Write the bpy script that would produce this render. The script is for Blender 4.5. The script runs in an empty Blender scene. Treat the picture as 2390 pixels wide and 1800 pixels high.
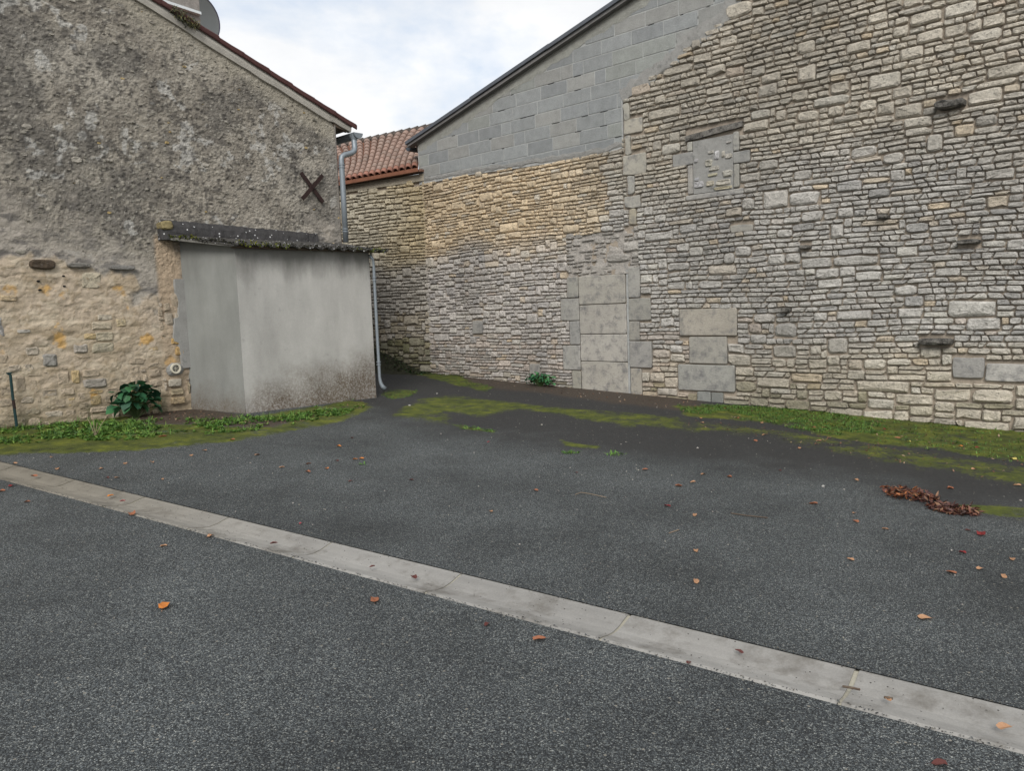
import bpy, math, random
import numpy as np
from mathutils import Matrix, Vector
from math import sin, cos, radians, pi
random.seed(7); rng = np.random.default_rng(7)
SC = bpy.context.scene
COL = SC.collection

# ------------------------------------------------------------------ camera
F, PITCH, ROLL, AZ = 1849.1, radians(5.5524), radians(-2.0369), radians(46.850)
EYE = 1.525
fw = np.array([0, cos(PITCH), -sin(PITCH)]); up0 = np.array([0, sin(PITCH), cos(PITCH)]); rt0 = np.array([1., 0, 0])
rt = cos(ROLL)*rt0 + sin(ROLL)*up0
up = -sin(ROLL)*rt0 + cos(ROLL)*up0
cam_d = bpy.data.cameras.new('camera'); cam = bpy.data.objects.new('camera', cam_d); COL.objects.link(cam)
cam_d.sensor_width = 36; cam_d.lens = 36*F/2390; cam_d.clip_start = .05; cam_d.clip_end = 2000
cam.matrix_world = Matrix(((rt[0], up[0], -fw[0], 0), (rt[1], up[1], -fw[1], 0), (rt[2], up[2], -fw[2], EYE), (0, 0, 0, 1)))
SC.camera = cam
# ------------------------------------------------------------------ exposure, sky, sun
SC.view_settings.view_transform = 'Standard'; SC.view_settings.look = 'None'
SC.view_settings.gamma = 1; SC.view_settings.use_curve_mapping = False
SC.view_settings.exposure = 0.8
SUN_EL, SUN_AZ = radians(38), radians(188)     # azimuth clockwise from +Y: behind the camera
w = bpy.data.worlds.new('World'); SC.world = w; w.use_nodes = True
nt = w.node_tree; nt.nodes.clear()
def nd(t, ty, **k):
    n = t.nodes.new(ty)
    for a, b in k.items():
        if a.startswith('i_'):
            key = a[2:]; key = int(key) if key.isdigit() else key.replace('_', ' ')
            n.inputs[key].default_value = b
        else: setattr(n, a, b)
    return n
sky = nd(nt, 'ShaderNodeTexSky', sky_type='NISHITA', sun_disc=False, sun_elevation=SUN_EL, sun_rotation=SUN_AZ, air_density=1.0, dust_density=1.5, ozone_density=1.2)
tc = nd(nt, 'ShaderNodeTexCoord')
mp = nd(nt, 'ShaderNodeMapping'); mp.inputs['Scale'].default_value = (1, 1, 2.0); mp.inputs['Location'].default_value = (0.35, 0.2, 0.1)
n1 = nd(nt, 'ShaderNodeTexNoise', i_Scale=2.6, i_Detail=9.0, i_Roughness=.56, i_Distortion=.25)
cr = nd(nt, 'ShaderNodeValToRGB'); cr.color_ramp.elements[0].position = .33; cr.color_ramp.elements[1].position = .52
n2 = nd(nt, 'ShaderNodeTexNoise', i_Scale=3.4, i_Detail=8.0, i_Roughness=.6)
cr2 = nd(nt, 'ShaderNodeValToRGB')
cr2.color_ramp.elements[0].position = .3; cr2.color_ramp.elements[0].color = (4.9, 5.05, 5.25, 1)
cr2.color_ramp.elements[1].position = .62; cr2.color_ramp.elements[1].color = (6.1, 6.1, 6.1, 1)
pale = nd(nt, 'ShaderNodeMix', data_type='RGBA'); pale.inputs[0].default_value = .72; pale.inputs[7].default_value = (3.7, 4.35, 5.2, 1)
mx = nd(nt, 'ShaderNodeMix', data_type='RGBA')
bg = nd(nt, 'ShaderNodeBackground', i_Strength=.1)
out = nd(nt, 'ShaderNodeOutputWorld')
L = nt.links.new
L(tc.outputs['Generated'], mp.inputs[0]); L(mp.outputs[0], n1.inputs[0]); L(mp.outputs[0], n2.inputs[0])
L(n1.outputs[0], cr.inputs[0]); L(n2.outputs[0], cr2.inputs[0])
L(sky.outputs[0], pale.inputs[6]); L(cr.outputs[0], mx.inputs[0]); L(pale.outputs[2], mx.inputs[6]); L(cr2.outputs[0], mx.inputs[7])
L(mx.outputs[2], bg.inputs[0]); L(bg.outputs[0], out.inputs[0])
sd = bpy.data.lights.new('sun', 'SUN'); sd.energy = 1.5; sd.angle = radians(25); sd.color = (1, .97, .92)
so = bpy.data.objects.new('sun', sd); COL.objects.link(so)
sv = Vector((sin(SUN_AZ)*cos(SUN_EL), cos(SUN_AZ)*cos(SUN_EL), sin(SUN_EL)))
so.rotation_euler = sv.to_track_quat('Z', 'Y').to_euler(); so.location = sv*60

# ------------------------------------------------------------------ where things stand (planes of the two walls and the ground)
def ray(u, v): return fw + rt*(u-1195)/F - up*(v-900)/F
GN = np.array([.0311, -.0205, 1.])
def gz(x, y): return -.0311*x + .0205*y
def G(u, v):                                    # ground point
    d = ray(u, v); p = d*(-EYE/(d@GN)); return p + np.array([0, 0, EYE])
class Plane:                                    # a wall face: local x to the right, y into the wall, z up
    def __init__(s, theta, org):
        s.th = theta; s.o = np.array(org, float)
        s.ex = np.array([cos(theta), sin(theta), 0]); s.ey = np.array([-sin(theta), cos(theta), 0])
        s.M = Matrix.Translation(Vector(s.o)) @ Matrix.Rotation(theta, 4, 'Z')
    def at(s, u, v, off=0.):                    # wall-local point seen at (u, v) on the plane y = off
        d = ray(u, v); o = s.o - np.array([0, 0, EYE])
        t = (o@s.ey + off)/(d@s.ey); p = d*t - o
        return np.array([p@s.ex, off, p[2]])
    def ground(s, x, y=0.):
        p = s.o + s.ex*x + s.ey*y; return gz(p[0], p[1])
nB = np.array([cos(AZ), sin(AZ), 0]); tB = np.array([-sin(AZ), cos(AZ), 0])
BARN = Plane(AZ-pi/2, nB*9.863)
HOUSE = Plane(AZ, tB*10.25)
OUT = Plane(radians(57)-pi/2, nB*9.863 + tB*11.3)

# ------------------------------------------------------------------ helpers
def tag(o, label=None, cat=None, group=None, kind=None):
    if label: o['label'] = label
    if cat: o['category'] = cat
    if group: o['group'] = group
    if kind: o['kind'] = kind
    return o
def empty(name, M=None, parent=None, **k):
    o = bpy.data.objects.new(name, None); COL.objects.link(o); o.empty_display_size = .2
    if M is not None: o.matrix_world = M
    if parent: o.parent = parent
    return tag(o, **k)
def mesh(name, v, f, mat, parent=None, cols=None, smooth=False, kind=None, M=None):
    me = bpy.data.meshes.new(name)
    me.from_pydata([tuple(p) for p in v], [], f)
    if mat: me.materials.append(mat)
    if cols is not None:
        a = me.color_attributes.new('tint', 'FLOAT_COLOR', 'POINT')
        c = np.ones((len(v), 4), np.float32); cols = np.asarray(cols, np.float32)
        c[:, :cols.shape[1] if cols.ndim > 1 else 3] = cols
        a.data.foreach_set('color', c.ravel())
    if smooth: me.polygons.foreach_set('use_smooth', [True]*len(me.polygons))
    me.update()
    o = bpy.data.objects.new(name, me); COL.objects.link(o)
    if parent: o.parent = parent
    if M is not None: o.matrix_world = M
    if kind: o['kind'] = kind
    return o
class MB:
    def __init__(s): s.v = []; s.f = []; s.c = []
    def add(s, v, f, c=None):
        n = len(s.v); s.v += [tuple(p) for p in v]; s.f += [tuple(i+n for i in q) for q in f]
        if c is not None: s.c += [tuple(c)]*len(v)
        return s
    def box(s, a, b, c=None):
        x0, y0, z0 = a; x1, y1, z1 = b
        return s.add([(x0,y0,z0),(x1,y0,z0),(x1,y1,z0),(x0,y1,z0),(x0,y0,z1),(x1,y0,z1),(x1,y1,z1),(x0,y1,z1)],
                     [(0,3,2,1),(4,5,6,7),(0,1,5,4),(1,2,6,5),(2,3,7,6),(3,0,4,7)], c)
    def prism(s, poly, y0, y1, c=None):          # polygon in x,z (counter-clockwise seen from -y) extruded in y
        n = len(poly); v = [(x, y0, z) for x, z in poly] + [(x, y1, z) for x, z in poly]
        f = [tuple(range(n)), tuple(range(2*n-1, n-1, -1))] + [(i, i+n, (i+1) % n+n, (i+1) % n) for i in range(n)]
        return s.add(v, f, c)
    def hull8(s, p, c=None):                     # 8 corners ordered as box()
        return s.add(p, [(0,3,2,1),(4,5,6,7),(0,1,5,4),(1,2,6,5),(2,3,7,6),(3,0,4,7)], c)
    def tube(s, pts, r, n=12, c=None, caps=True):
        pts = [np.array(p, float) for p in pts]; m = len(pts); rr = r if isinstance(r, (list, tuple)) else [r]*m
        v = []; prev = None
        for i, p in enumerate(pts):
            t = pts[min(i+1, m-1)]-pts[max(i-1, 0)]; t /= np.linalg.norm(t)
            if prev is None:
                a = np.array([0, 0, 1.]) if abs(t[2]) < .9 else np.array([1., 0, 0]); a = np.cross(t, a)
            else: a = prev - t*(prev@t)
            a /= np.linalg.norm(a); prev = a; b = np.cross(t, a)
            v += [p + rr[i]*(cos(2*pi*k/n)*a + sin(2*pi*k/n)*b) for k in range(n)]
        f = [(i*n+k, i*n+(k+1) % n, (i+1)*n+(k+1) % n, (i+1)*n+k) for i in range(m-1) for k in range(n)]
        if caps: f += [tuple(range(n-1, -1, -1)), tuple(range((m-1)*n, m*n))]
        return s.add(v, f, c)
    def obj(s, name, mat, parent=None, smooth=False, kind=None, M=None):
        return mesh(name, s.v, s.f, mat, parent, s.c if s.c else None, smooth, kind, M)
# value noise in numpy
def vnoise(x, y, seed=0):
    xi = np.floor(x).astype(np.int64); yi = np.floor(y).astype(np.int64); fx = x-xi; fy = y-yi
    fx = fx*fx*(3-2*fx); fy = fy*fy*(3-2*fy)
    def h(a, b):
        n = (a*374761393 + b*668265263 + seed*1442695041) & 0x7fffffff
        n = ((n ^ (n >> 13))*1274126177) & 0x7fffffff
        return ((n ^ (n >> 16)) & 0xffff)/65535.
    return (h(xi, yi)*(1-fx)+h(xi+1, yi)*fx)*(1-fy) + (h(xi, yi+1)*(1-fx)+h(xi+1, yi+1)*fx)*fy
def fbm(x, y, seed=0, o=4, g=.5):
    x = np.asarray(x, float); y = np.asarray(y, float); s = 0; a = 1; t = 0
    for i in range(o): s = s + a*vnoise(x*2**i+i*17.3, y*2**i-i*9.1, seed+i); t += a; a *= g
    return s/t
def worley(x, y, seed=0):                        # distance to the nearest jittered point and that cell's random value
    xi = np.floor(x).astype(np.int64); yi = np.floor(y).astype(np.int64)
    best = np.full(x.shape, 9.); val = np.zeros(x.shape); val2 = np.zeros(x.shape)
    def h(a, b, k):
        n = (a*374761393 + b*668265263 + (seed+k)*1442695041) & 0x7fffffff
        n = ((n ^ (n >> 13))*1274126177) & 0x7fffffff
        return ((n ^ (n >> 16)) & 0xffff)/65535.
    for i in (-1, 0, 1):
        for j in (-1, 0, 1):
            a = xi+i; b = yi+j; px = a+h(a, b, 1); py = b+h(a, b, 2)
            d = np.hypot(px-x, py-y); m = d < best
            best = np.where(m, d, best); val = np.where(m, h(a, b, 3), val); val2 = np.where(m, h(a, b, 4), val2)
    return best, val, val2
def sstep(a, b, x): t = np.clip((x-a)/(b-a), 0, 1); return t*t*(3-2*t)
def lerp(a, b, t): return a + (b-a)*t
def mixc(a, b, t): a = np.asarray(a, float); b = np.asarray(b, float); t = np.asarray(t)[..., None]; return a*(1-t)+b*t

# ------------------------------------------------------------------ materials
MATS = {}
def material(name, base=None, attr=False, rough=.85, spec=.3, metal=0., var=.25, scale=6., fine=60., bump=.4, bdist=.01, dark=None, darkpos=(.55, .7), darkscale=9., pts=None):
    m = bpy.data.materials.new(name); m.use_nodes = True; t = m.node_tree; t.nodes.clear()
    o = nd(t, 'ShaderNodeOutputMaterial'); p = nd(t, 'ShaderNodeBsdfPrincipled')
    p.inputs['Roughness'].default_value = rough; p.inputs['Specular IOR Level'].default_value = spec; p.inputs['Metallic'].default_value = metal
    k = t.links.new; k(p.outputs[0], o.inputs[0])
    tc = nd(t, 'ShaderNodeTexCoord'); co = tc.outputs['Object']
    if attr: a = nd(t, 'ShaderNodeAttribute', attribute_name='tint'); c = a.outputs['Color']
    else: a = nd(t, 'ShaderNodeRGB'); a.outputs[0].default_value = (*base, 1); c = a.outputs[0]
    nA = nd(t, 'ShaderNodeTexNoise', i_Scale=scale, i_Detail=6.0, i_Roughness=.62); k(co, nA.inputs[0])
    nF = nd(t, 'ShaderNodeTexNoise', i_Scale=fine, i_Detail=5.0, i_Roughness=.7); k(co, nF.inputs[0])
    ad = nd(t, 'ShaderNodeMath', operation='ADD'); k(nA.outputs[0], ad.inputs[0]); k(nF.outputs[0], ad.inputs[1])
    mr = nd(t, 'ShaderNodeMapRange', i_1=.6, i_2=1.4, i_3=1-var, i_4=1+var); k(ad.outputs[0], mr.inputs[0])
    mu = nd(t, 'ShaderNodeMix', data_type='RGBA', blend_type='MULTIPLY'); mu.inputs[0].default_value = 1
    k(c, mu.inputs[6]); k(mr.outputs[0], mu.inputs[7]); c = mu.outputs[2]
    if dark:
        nD = nd(t, 'ShaderNodeTexNoise', i_Scale=darkscale, i_Detail=8.0, i_Roughness=.72); k(co, nD.inputs[0])
        r = nd(t, 'ShaderNodeMapRange', i_1=darkpos[0], i_2=darkpos[1]); k(nD.outputs[0], r.inputs[0])
        m2 = nd(t, 'ShaderNodeMix', data_type='RGBA'); m2.inputs[7].default_value = (*dark, 1); k(r.outputs[0], m2.inputs[0]); k(c, m2.inputs[6]); c = m2.outputs[2]
    if pts:                                       # small light or dark spots: (scale, radius, colour, share)
        sc, rad, pc, share = pts
        vo = nd(t, 'ShaderNodeTexVoronoi', i_Scale=sc); k(co, vo.inputs['Vector'])
        lt = nd(t, 'ShaderNodeMath', operation='LESS_THAN'); k(vo.outputs['Distance'], lt.inputs[0]); lt.inputs[1].default_value = rad
        sp = nd(t, 'ShaderNodeSeparateColor'); k(vo.outputs['Color'], sp.inputs[0])
        l2 = nd(t, 'ShaderNodeMath', operation='LESS_THAN'); k(sp.outputs[0], l2.inputs[0]); l2.inputs[1].default_value = share
        ml = nd(t, 'ShaderNodeMath', operation='MULTIPLY'); k(lt.outputs[0], ml.inputs[0]); k(l2.outputs[0], ml.inputs[1])
        m3 = nd(t, 'ShaderNodeMix', data_type='RGBA'); m3.inputs[7].default_value = (*pc, 1); k(ml.outputs[0], m3.inputs[0]); k(c, m3.inputs[6]); c = m3.outputs[2]
    k(c, p.inputs['Base Color'])
    if bump:
        b = nd(t, 'ShaderNodeBump', i_Strength=bump, i_Distance=bdist); k(nF.outputs[0], b.inputs['Height']); k(b.outputs[0], p.inputs['Normal'])
    MATS[name] = m
    return m
M_STONE = material('limestone', attr=True, var=.36, scale=9, fine=34, bump=1., bdist=.03, dark=(.14, .13, .115), darkpos=(.535, .70), darkscale=24)
M_JOINT = material('joint_earth', (.33, .28, .225), var=.4, bump=.6, bdist=.02)
M_CMORT = material('cement_mortar', (.37, .375, .365), var=.35, scale=5, bump=.7, bdist=.02)
M_BLOCK = material('concrete_block', attr=True, var=.26, scale=7, fine=55, bump=.9, bdist=.012, dark=(.19, .20, .20), darkpos=(.60, .85), darkscale=5)
M_SLAB = material('dressed_stone', attr=True, var=.2, scale=3, fine=50, bump=.9, bdist=.012, dark=(.15, .148, .15), darkpos=(.48, .70), darkscale=7)
M_WALL = material('rough_render', attr=True, var=.3, scale=14, fine=90, bump=.8, bdist=.012)
M_PLAIN = material('painted_plain', attr=True, var=.12, bump=.2)
M_ZINC = material('zinc', (.23, .26, .285), rough=.5, spec=.5, metal=.35, var=.12, scale=5, bump=.05)
M_DKZINC = material('weathered_zinc', (.07, .085, .10), rough=.55, metal=.2, var=.2, bump=.05)
M_PURLIN = material('old_wood', (.10, .075, .055), var=.35, scale=12, bump=.5)
M_TILE = material('clay_tile', attr=True, var=.35, scale=10, fine=50, bump=.4, bdist=.006, dark=(.13, .11, .09), darkpos=(.56, .8), darkscale=10)
M_VERGE = material('verge_tile', (.075, .033, .030), var=.4, scale=8, bump=.3)
M_SLATE = material('roof_sheet', (.10, .11, .125), var=.25, bump=.2)
M_FIBRE = material('fibre_cement', (.055, .052, .048), var=.5, scale=20, bump=.6, pts=(34, .33, (.5, .5, .5), .16))
M_LEDGE = material('black_mortar', (.05, .048, .048), var=.5, scale=12, fine=60, bump=.8, bdist=.015, pts=(30, .3, (.55, .55, .55), .18))
M_RUST = material('rusty_iron', (.028, .014, .012), rough=.7, var=.3, bump=.3)
M_LEAF = material('foliage', attr=True, var=.25, scale=20, rough=.6, spec=.35, bump=.1)
M_PVC = material('pvc', (.62, .58, .47), rough=.5, var=.08, bump=.05)
M_DARK = material('dark_void', (.01, .01, .01), var=.1, bump=0)
M_DISH = material('dish_paint', (.30, .32, .31), rough=.45, var=.06, bump=0)
M_WHITE = material('pale_metal', (.62, .66, .67), rough=.4, var=.05, bump=0)
M_GREENP = material('green_paint', (.010, .035, .036), rough=.5, var=.3, bump=.1)
M_CHIM = material('chimney_render', (.24, .22, .20), var=.4, scale=14, fine=70, bump=.6, bdist=.02, dark=(.08, .075, .07))
M_SOIL = material('soil', (.05, .04, .03), var=.4, bump=.8, bdist=.03)

def shed_material(name, base, side):
    m = material(name, base, var=.15, scale=2.6, fine=80, bump=.35, bdist=.004, dark=(.20, .20, .19), darkpos=(.62, .88), darkscale=7)
    t = m.node_tree; k = t.links.new
    p = [n for n in t.nodes if n.type == 'BSDF_PRINCIPLED'][0]; src = p.inputs['Base Color'].links[0].from_socket
    tc = nd(t, 'ShaderNodeTexCoord'); sx = nd(t, 'ShaderNodeSeparateXYZ'); k(tc.outputs['Object'], sx.inputs[0])
    # splashed earth above the ground, higher towards the right-hand corner
    nz = nd(t, 'ShaderNodeTexNoise', i_Scale=2.5, i_Detail=8.0, i_Roughness=.7); k(tc.outputs['Object'], nz.inputs[0])
    hx = nd(t, 'ShaderNodeMapRange', i_1=5.0, i_2=7.1, i_3=.58, i_4=1.04); k(sx.outputs[0], hx.inputs[0])
    a = nd(t, 'ShaderNodeMath', operation='SUBTRACT'); k(hx.outputs[0], a.inputs[0]); k(sx.outputs[2], a.inputs[1])
    b = nd(t, 'ShaderNodeMath', operation='MULTIPLY_ADD'); k(nz.outputs[0], b.inputs[0]); b.inputs[1].default_value = .9; k(a.outputs[0], b.inputs[2])
    r = nd(t, 'ShaderNodeMapRange', i_1=.30, i_2=.80, i_3=0., i_4=.95); k(b.outputs[0], r.inputs[0])
    sp = nd(t, 'ShaderNodeTexNoise', i_Scale=45.0, i_Detail=4.0, i_Roughness=.8); k(tc.outputs['Object'], sp.inputs[0])
    s2 = nd(t, 'ShaderNodeMapRange', i_1=.36, i_2=.56, i_3=.25, i_4=1.); k(sp.outputs[0], s2.inputs[0])
    ml = nd(t, 'ShaderNodeMath', operation='MULTIPLY'); k(r.outputs[0], ml.inputs[0]); k(s2.outputs[0], ml.inputs[1])
    m1 = nd(t, 'ShaderNodeMix', data_type='RGBA'); m1.inputs[7].default_value = (.115, .085, .058, 1); k(ml.outputs[0], m1.inputs[0]); k(src, m1.inputs[6])
    # rain streaks: noise stretched vertically
    mpn = nd(t, 'ShaderNodeMapping'); mpn.inputs['Scale'].default_value = (2.6, 2.6, .8); k(tc.outputs['Object'], mpn.inputs[0])
    ns = nd(t, 'ShaderNodeTexNoise', i_Scale=1.0, i_Detail=6.0, i_Roughness=.6); k(mpn.outputs[0], ns.inputs[0])
    rs = nd(t, 'ShaderNodeMapRange', i_1=.35, i_2=.70, i_3=1.05, i_4=.80); k(ns.outputs[0], rs.inputs[0])
    # algae stain under the roof edge, overhang shade painted in with it
    al = nd(t, 'ShaderNodeMath', operation='MULTIPLY_ADD'); k(ns.outputs[0], al.inputs[0]); al.inputs[1].default_value = .9; k(sx.outputs[2], al.inputs[2])
    ar = nd(t, 'ShaderNodeMapRange', i_1=2.45, i_2=2.80, i_3=0., i_4=.62 if not side else .2); k(al.outputs[0], ar.inputs[0])
    m2 = nd(t, 'ShaderNodeMix', data_type='RGBA', blend_type='MULTIPLY'); m2.inputs[0].default_value = 1; k(m1.outputs[2], m2.inputs[6]); k(rs.outputs[0], m2.inputs[7])
    m4 = nd(t, 'ShaderNodeMix', data_type='RGBA'); m4.inputs[7].default_value = (.06, .06, .05, 1); k(ar.outputs[0], m4.inputs[0]); k(m2.outputs[2], m4.inputs[6])
    k(m4.outputs[2], p.inputs['Base Color'])
    return m
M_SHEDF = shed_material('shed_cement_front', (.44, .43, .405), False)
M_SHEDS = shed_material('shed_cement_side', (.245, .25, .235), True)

def ground_material(name, road):
    m = bpy.data.materials.new(name); m.use_nodes = True; t = m.node_tree; t.nodes.clear(); k = t.links.new
    o = nd(t, 'ShaderNodeOutputMaterial'); p = nd(t, 'ShaderNodeBsdfPrincipled', i_Roughness=.72); p.inputs['Specular IOR Level'].default_value = .35; k(p.outputs[0], o.inputs[0])
    tc = nd(t, 'ShaderNodeTexCoord'); co = tc.outputs['Object']
    at = nd(t, 'ShaderNodeAttribute', attribute_name='tint'); sp = nd(t, 'ShaderNodeSeparateColor'); k(at.outputs['Color'], sp.inputs[0])
    moss, dark, dirt = sp.outputs
    wn = nd(t, 'ShaderNodeTexNoise', i_Scale=120., i_Detail=2.0); k(co, wn.inputs[0])
    mxv = nd(t, 'ShaderNodeMix', data_type='RGBA'); mxv.inputs[0].default_value = .012; k(co, mxv.inputs[6]); k(wn.outputs['Color'], mxv.inputs[7])
    vo = nd(t, 'ShaderNodeTexVoronoi', i_Scale=175. if road else 190.); k(mxv.outputs[2], vo.inputs['Vector'])
    vs = nd(t, 'ShaderNodeSeparateColor'); k(vo.outputs['Color'], vs.inputs[0])
    chip = nd(t, 'ShaderNodeValToRGB'); e = chip.color_ramp.elements
    e[0].position = 0; e[0].color = (.050, .056, .060, 1); e[1].position = 1; e[1].color = (.42, .43, .40, 1)
    for ps, c in ((.45, (.098, .111, .117)), (.75, (.178, .196, .198)), (.92, (.28, .295, .28))):
        x = e.new(ps); x.color = (*c, 1)
    k(vs.outputs[0], chip.inputs[0])
    gap = nd(t, 'ShaderNodeMapRange', i_1=.35, i_2=.62, i_3=1., i_4=.22); k(vo.outputs['Distance'], gap.inputs[0])
    chm = nd(t, 'ShaderNodeMix', data_type='RGBA', blend_type='MULTIPLY'); chm.inputs[0].default_value = 1; k(chip.outputs[0], chm.inputs[6]); k(gap.outputs[0], chm.inputs[7])
    big = nd(t, 'ShaderNodeTexNoise', i_Scale=.9, i_Detail=7.0, i_Roughness=.62); k(co, big.inputs[0])
    br = nd(t, 'ShaderNodeMapRange', i_1=.3, i_2=.7, i_3=.60, i_4=1.38); k(big.outputs[0], br.inputs[0])
    bm = nd(t, 'ShaderNodeMix', data_type='RGBA', blend_type='MULTIPLY'); bm.inputs[0].default_value = 1; k(chm.outputs[2], bm.inputs[6]); k(br.outputs[0], bm.inputs[7])
    # older, smoother dark surfacing
    fn = nd(t, 'ShaderNodeTexNoise', i_Scale=38., i_Detail=8.0, i_Roughness=.75); k(co, fn.inputs[0])
    dk = nd(t, 'ShaderNodeValToRGB'); e = dk.color_ramp.elements
    e[0].position = .3; e[0].color = (.012, .012, .013, 1); e[1].position = .72; e[1].color = (.058, .057, .055, 1); k(fn.outputs[0], dk.inputs[0])
    m1 = nd(t, 'ShaderNodeMix', data_type='RGBA'); k(dark, m1.inputs[0]); k(bm.outputs[2], m1.inputs[6]); k(dk.outputs[0], m1.inputs[7])
    # light grit on it
    gv = nd(t, 'ShaderNodeTexVoronoi', i_Scale=38.); k(co, gv.inputs['Vector']); gs = nd(t, 'ShaderNodeSeparateColor'); k(gv.outputs['Color'], gs.inputs[0])
    g1 = nd(t, 'ShaderNodeMath', operation='LESS_THAN'); k(gv.outputs['Distance'], g1.inputs[0]); g1.inputs[1].default_value = .2
    g2 = nd(t, 'ShaderNodeMath', operation='LESS_THAN'); k(gs.outputs[0], g2.inputs[0]); g2.inputs[1].default_value = .07
    g3 = nd(t, 'ShaderNodeMath', operation='MULTIPLY'); k(g1.outputs[0], g3.inputs[0]); k(g2.outputs[0], g3.inputs[1])
    m1b = nd(t, 'ShaderNodeMix', data_type='RGBA'); m1b.inputs[7].default_value = (.28, .26, .22, 1); k(g3.outputs[0], m1b.inputs[0]); k(m1.outputs[2], m1b.inputs[6])
    # earth
    er = nd(t, 'ShaderNodeValToRGB'); e = er.color_ramp.elements
    e[0].position = .32; e[0].color = (.03, .022, .016, 1); e[1].position = .7; e[1].color = (.125, .093, .068, 1); k(fn.outputs[0], er.inputs[0])
    m2 = nd(t, 'ShaderNodeMix', data_type='RGBA'); k(dirt, m2.inputs[0]); k(m1b.outputs[2], m2.inputs[6]); k(er.outputs[0], m2.inputs[7])
    # moss
    mn = nd(t, 'ShaderNodeTexNoise', i_Scale=24., i_Detail=8.0, i_Roughness=.8); k(co, mn.inputs[0])
    ms = nd(t, 'ShaderNodeMath', operation='MULTIPLY_ADD'); k(mn.outputs[0], ms.inputs[0]); ms.inputs[1].default_value = 2.0; ms.inputs[2].default_value = -1.0
    ma = nd(t, 'ShaderNodeMath', operation='ADD'); k(ms.outputs[0], ma.inputs[0]); k(moss, ma.inputs[1])
    mr = nd(t, 'ShaderNodeMapRange', i_1=.32, i_2=.62); k(ma.outputs[0], mr.inputs[0])
    mc = nd(t, 'ShaderNodeTexNoise', i_Scale=5., i_Detail=8.0, i_Roughness=.75); k(co, mc.inputs[0])
    mcr = nd(t, 'ShaderNodeValToRGB'); e = mcr.color_ramp.elements
    e[0].position = .34; e[0].color = (.030, .040, .008, 1); e[1].position = .66; e[1].color = (.17, .185, .018, 1)
    x = e.new(.5); x.color = (.085, .105, .013, 1); k(mc.outputs[0], mcr.inputs[0])
    m3 = nd(t, 'ShaderNodeMix', data_type='RGBA'); k(mr.outputs[0], m3.inputs[0]); k(m2.outputs[2], m3.inputs[6]); k(mcr.outputs[0], m3.inputs[7])
    k(m3.outputs[2], p.inputs['Base Color'])
    # relief
    hi = nd(t, 'ShaderNodeMath', operation='SUBTRACT'); hi.inputs[0].default_value = 1; k(vo.outputs['Distance'], hi.inputs[1])
    b1 = nd(t, 'ShaderNodeBump', i_Strength=.9, i_Distance=.006); k(hi.outputs[0], b1.inputs['Height'])
    b2 = nd(t, 'ShaderNodeBump', i_Strength=.8, i_Distance=.012); k(mn.outputs[0], b2.inputs['Height']); k(b1.outputs[0], b2.inputs['Normal']); k(b2.outputs[0], p.inputs['Normal'])
    return m
M_ROAD = ground_material('road_chippings', True)
M_APRON = ground_material('apron_surface', False)

# ------------------------------------------------------------------ the ground
P0 = np.array([1.3578, 3.0814]); GD = np.array([-.8286, .5599]); GW = np.array([.5599, .8286])
def UV(x, y): r = np.stack([x-P0[0], y-P0[1]], -1); return r@GD, r@GW
def src_poly(pts, o=(0, 0), s=1.):
    return np.array([G(o[0]+x*s, o[1]+y*s)[:2] for x, y in pts])
def inside_soft(poly, x, y, soft):               # signed distance mask: 1 inside, falling to 0 across `soft` metres
    d = np.full(x.shape, 1e9); ins = np.zeros(x.shape, bool); n = len(poly)
    for i in range(n):
        ax, ay = poly[i]; bx, by = poly[(i+1) % n]; ex, ey = bx-ax, by-ay
        t = np.clip(((x-ax)*ex+(y-ay)*ey)/(ex*ex+ey*ey+1e-12), 0, 1)
        d = np.minimum(d, np.hypot(x-ax-t*ex, y-ay-t*ey))
        c = ((ay > y) != (by > y)) & (x < (bx-ax)*(y-ay)/((by-ay)+1e-12)+ax); ins ^= c
    return sstep(-soft, soft, np.where(ins, d, -d))
C4 = ((820, 820), .3526); C5 = ((1600, 900), .3571)
P_M1 = src_poly([(-420, 1025), (-420, 1085), (150, 1058), (300, 1052), (430, 1045), (560, 1030), (700, 1003), (800, 985), (858, 958), (868, 942), (820, 935), (700, 955), (580, 975), (450, 958), (300, 965), (100, 985)])
P_M2 = src_poly([(270, 430), (450, 320), (640, 290), (900, 320), (1100, 340), (1300, 370), (1700, 400), (2212, 450), (2212, 515), (1800, 500), (1500, 450), (1300, 405), (1080, 390), (900, 430), (640, 410), (640, 490), (400, 470)], *C4)
P_M3 = src_poly([(430, 150), (560, 118), (700, 140), (800, 200), (950, 240), (900, 270), (700, 225), (560, 190)], *C4)
P_M4 = src_poly([(195, 290), (240, 255), (450, 262), (400, 300), (250, 325)], *C4)
P_M5 = src_poly([(-60, 130), (300, 130), (900, 165), (2400, 300), (2600, 560), (2212, 520), (1700, 440), (1300, 385), (1000, 345), (700, 290), (500, 240), (0, 200)], *C5)
P_M5b = src_poly([(0, 230), (700, 300), (1300, 400), (2400, 560), (2400, 720), (1700, 560), (1000, 450), (500, 340), (0, 290)], *C5)
P_M6 = src_poly([(1760, 765), (2000, 775), (2300, 830), (2300, 880), (1950, 820)], *C5)
P_M7 = src_poly([(1370, 585), (1500, 600), (1680, 628), (1640, 645), (1450, 620)], *C4)
P_M8 = src_poly([(640, 485), (740, 490), (960, 530), (950, 550), (730, 520)], *C4)
P_DK = src_poly([(845, 965), (960, 993), (1137, 1015), (1243, 1028), (1384, 1046), (1600, 1067), (1850, 1108), (2050, 1135), (2390, 1195), (2800, 1270), (3200, 980), (2390, 900), (1000, 820), (820, 820), (780, 930)])
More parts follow.
